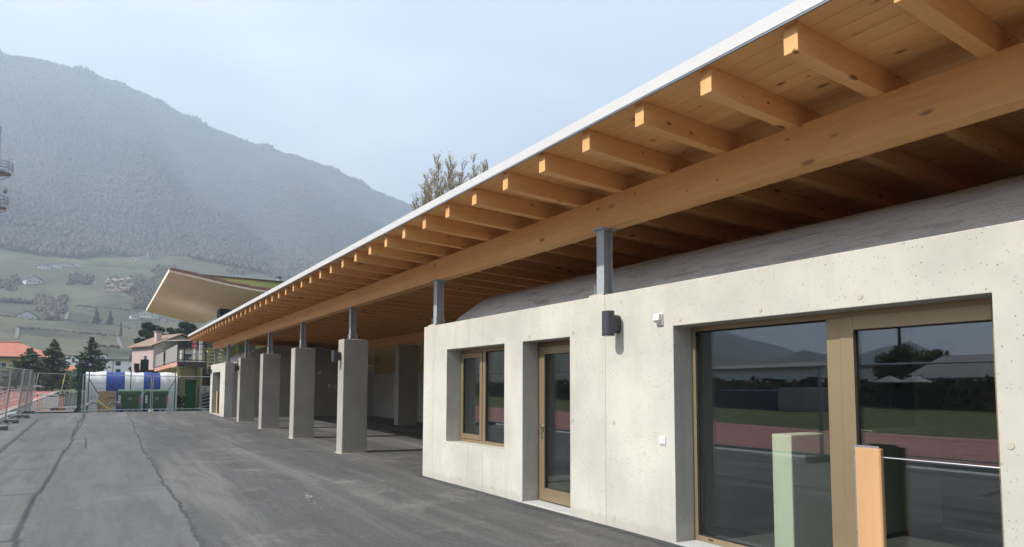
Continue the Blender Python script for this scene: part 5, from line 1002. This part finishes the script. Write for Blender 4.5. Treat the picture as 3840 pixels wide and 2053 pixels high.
HH = [(120, 1062, 56, 9, 12, 'woodd', 'chalk', 'dark roofed chalet on the left meadow', .4), (98, 1195, 62, 7, 16, 'greyroof', 'chalk', 'long white house on the lower left meadow', .1), (505, 1198, 32, 14, 5, 'greyroof', 'chalk', 'left white house of the hillside cluster near the roof tip', .2), (545, 1192, 36, 18, 5, 'greyroof', 'chalk', 'middle white house of the hillside cluster near the roof tip', -.2), (578, 1196, 30, 14, 5, 'greyroof', 'chalk', 'right white house of the hillside cluster near the roof tip', .1),
      (525, 978, 34, 5, 4, 'greyroof', 'chalk', 'left farmhouse on the crest of the meadows', .1), (553, 978, 26, 6, 4, 'greyroof', 'chalk', 'right farmhouse on the crest of the meadows', -.1), (165, 1006, 44, 5, 4, 'greyroof', 'off', 'leftmost of the low hamlet houses on the upper meadow', .0), (205, 1003, 40, 5, 5, 'tileb', 'off', 'second of the low hamlet houses from the left', .2), (250, 998, 40, 6, 4, 'greyroof', 'chalk', 'third of the low hamlet houses from the left', -.1), (290, 1000, 30, 5, 4, 'tileb', 'off', 'rightmost of the low hamlet houses on the upper meadow', .1), (355, 1068, 12, 8, 6, 'tileb', 'chalk', 'tiny white chapel beside the rock face', 0), (1130, 1000, 20, 12, 7, 'greyroof', 'chalk', 'white farmhouse on the slope above the grandstand roof', .3), (612, 1205, 20, 8, 4, 'greyroof', 'chalk', 'small white house just under the grandstand soffit', 0)]
for u, v, wp, hp_, rp_, rf_, wl_, lab, rz in HH:
    q = terr_hit(u, v); s = (q-O).length/F_PX; W_, hW, hR = wp*s, hp_*s, rp_*s; az_ = math.atan2(q.x, q.y)
    house('hillside_house', (q.x, q.y, q.z-.3), W_*.8, W_*.6, hW, hR, -az_+rz, wl_, rf_, lab, [('f', k*W_*.22, hW*.35, W_*.10, hW*.42) for k in (-1, 0, 1)], over=W_*.06, group='houses scattered on the hillside')
q = terr_hit(553, 968); s = (q-O).length/F_PX; t = thing('church_tower', tuple(q), 'thin white church tower on the crest of the meadows', 'tower'); MB().cbox(q, 4*s, 4*s, 16*s).build('shaft', M['chalk'], t); MB().add([(q.x-2.4*s, q.y-2.4*s, q.z+16*s), (q.x+2.4*s, q.y-2.4*s, q.z+16*s), (q.x+2.4*s, q.y+2.4*s, q.z+16*s), (q.x-2.4*s, q.y+2.4*s, q.z+16*s), (q.x, q.y, q.z+26*s)], [(0, 1, 4), (1, 2, 4), (2, 3, 4), (3, 0, 4), (0, 3, 2, 1)]).build('spire', M['greyroof'], t)
# rock face
q0_ = terr_hit(430, 1095); s = (q0_-O).length/F_PX; b = MB(); rr_ = random.Random(3); nx, nz_ = 14, 9; V = []
for j in range(nz_):
    for i in range(nx): V.append(tuple(q0_+rt*((i/(nx-1)-.5)*88*s)+Vector((0, 0, (j/(nz_-1))*58*s*(1-.25*abs(i/(nx-1)-.4))))+Vector((fw.x, fw.y, 0))*(rr_.uniform(-3, 3)+j*1.2)))
b.add(V, [(j*nx+i, j*nx+i+1, (j+1)*nx+i+1, (j+1)*nx+i) for j in range(nz_-1) for i in range(nx-1)]); struct(b.build('rock_face', simple('rock', (.30, .26, .22), .95, 0, .5, .12)))
for k, (pts, wd, lab) in enumerate([([(66, 1232), (64, 1250), (60, 1275)], 1.2, 'l'), ([(246, 1150), (252, 1175), (248, 1200)], 1.4, 'r'), ([(440, 1268), (448, 1290), (456, 1312)], 1.1, 'm')]):
    b = MB(); vs = []
    for u, v in pts: q = terr_hit(u, v); vs += [q-rt*wd+Vector((0, 0, .6)), q+rt*wd+Vector((0, 0, .6))]
    b.add(vs, [(2*i, 2*i+1, 2*i+3, 2*i+2) for i in range(len(pts)-1)]); struct(b.build('hillside_road', M['apron']))

# ------------------------------------------------------------------ what the glazing mirrors: sports ground across the track
rng = np.random.default_rng(9); n = 9000; hx, hy = rng.uniform(-48, -46, n), rng.uniform(-25, 110, n); hz = rng.uniform(0, 2.5, n)+.15*np.sin(hy*.9)
t = thing('hedge', (-47, 40, 0), 'long dark clipped hedge across the field mirrored in the glazing', 'hedge'); V, Fs = quads(np.stack([hx, hy, hz], 1), rng.normal(size=(n, 3)), .7, .5, rng); soup('leaves', V, Fs, M['hedge'], t, np.repeat(rng.uniform(0, 1, n)*hz/2.6, 4)); MB().box(-47.6, -46.4, -25, 110, -.1, 2.2).build('core', M['woodd'], t)
t = thing('mat_store', (-33, 35, 0), 'blue covered mat store across the track mirrored in the glazing', 'container'); MB().box(-35, -31.5, 30.8, 39.5, 0, 1.5).build('cover', simple('navy_cover', (.012, .022, .085), .6), t, bevel=.15); MB().box(-35, -31.3, 28.6, 30.7, 0, 1.65).build('end_case', M['infill'], t, bevel=.05); MB().box(-35.2, -31.2, 28.4, 39.7, -.1, .06).build('pallet', M['woodd'], t)
cl = [(rs.uniform(-2.2, 2.2), rs.uniform(-2.2, 2.2), rs.uniform(2.2, 5.4), 1.3, 1.5) for _ in range(10)]
clump_tree((-60, 35.5, 0), 7, cl, 'pale green weeping willow mirrored in the glazing', 50, 'willow', 'willow_tree', None, .3, 600, .5, .14)
t = thing('flood_mast', (-64, 39, 0), 'tall dark floodlight mast mirrored in the glazing', 'mast'); MB().tube((-64, 39, 0), (-64, 39, 19), .2, 10, .11).build('pole', M['rail'], t); MB().cbox((-64, 39, 18.6), .5, 2.6, .3).build('crossarm', M['rail'], t)
for k in range(3): MB().cbox((-63.7, 38.1+.9*k, 18.1), .25, .55, .45).build('floodlight', M['infill'], t)
house('club_house', (-56, 25, 0), 9, 12, 2.6, 2.0, .2, 'woodd', 'greyroof', 'low dark roofed club house mirrored in the glazing', [], over=.8)
house('apartment_block', (-95, 78, 0), 12, 30, 5.2, .8, .1, 'off', 'greyroof', 'pale long block beyond the hedge mirrored in the glazing', [], over=.8)
for k, (x, y) in enumerate([(-44, 27.5), (-45, 30)]):
    t = thing('parasol', (x, y, 0), ['right', 'left'][k]+' one of two pale parasols before the hedge mirrored in the glazing', 'parasol', 'parasols by the hedge'); MB().tube((x, y, 0), (x, y, 2.6), .03, 6).build('pole', M['pipe'], t); b = MB(); b.add([(x+1.3*math.cos(a*math.pi/4), y+1.3*math.sin(a*math.pi/4), 2.15) for a in range(8)]+[(x, y, 2.7)], [(k2, (k2+1) % 8, 8) for k2 in range(8)]); b.build('canopy', M['infill'], t)

# ------------------------------------------------------------------ haze
hz_ = bpy.data.materials.new('haze_air'); hz_.use_nodes = True; tt = hz_.node_tree; tt.nodes.clear(); oo = tt.nodes.new('ShaderNodeOutputMaterial'); pv = tt.nodes.new('ShaderNodeVolumePrincipled')
pv.inputs['Color'].default_value = (.66, .81, 1, 1); pv.inputs['Density'].default_value = .00062; pv.inputs['Anisotropy'].default_value = .1; tt.links.new(pv.outputs[0], oo.inputs['Volume'])
hb_ = MB().box(-3000, 3000, -3000, 3000, -8, 1090).build('haze', hz_); tag(hb_, 'thin pale haze filling the valley air', 'haze', kind='stuff')
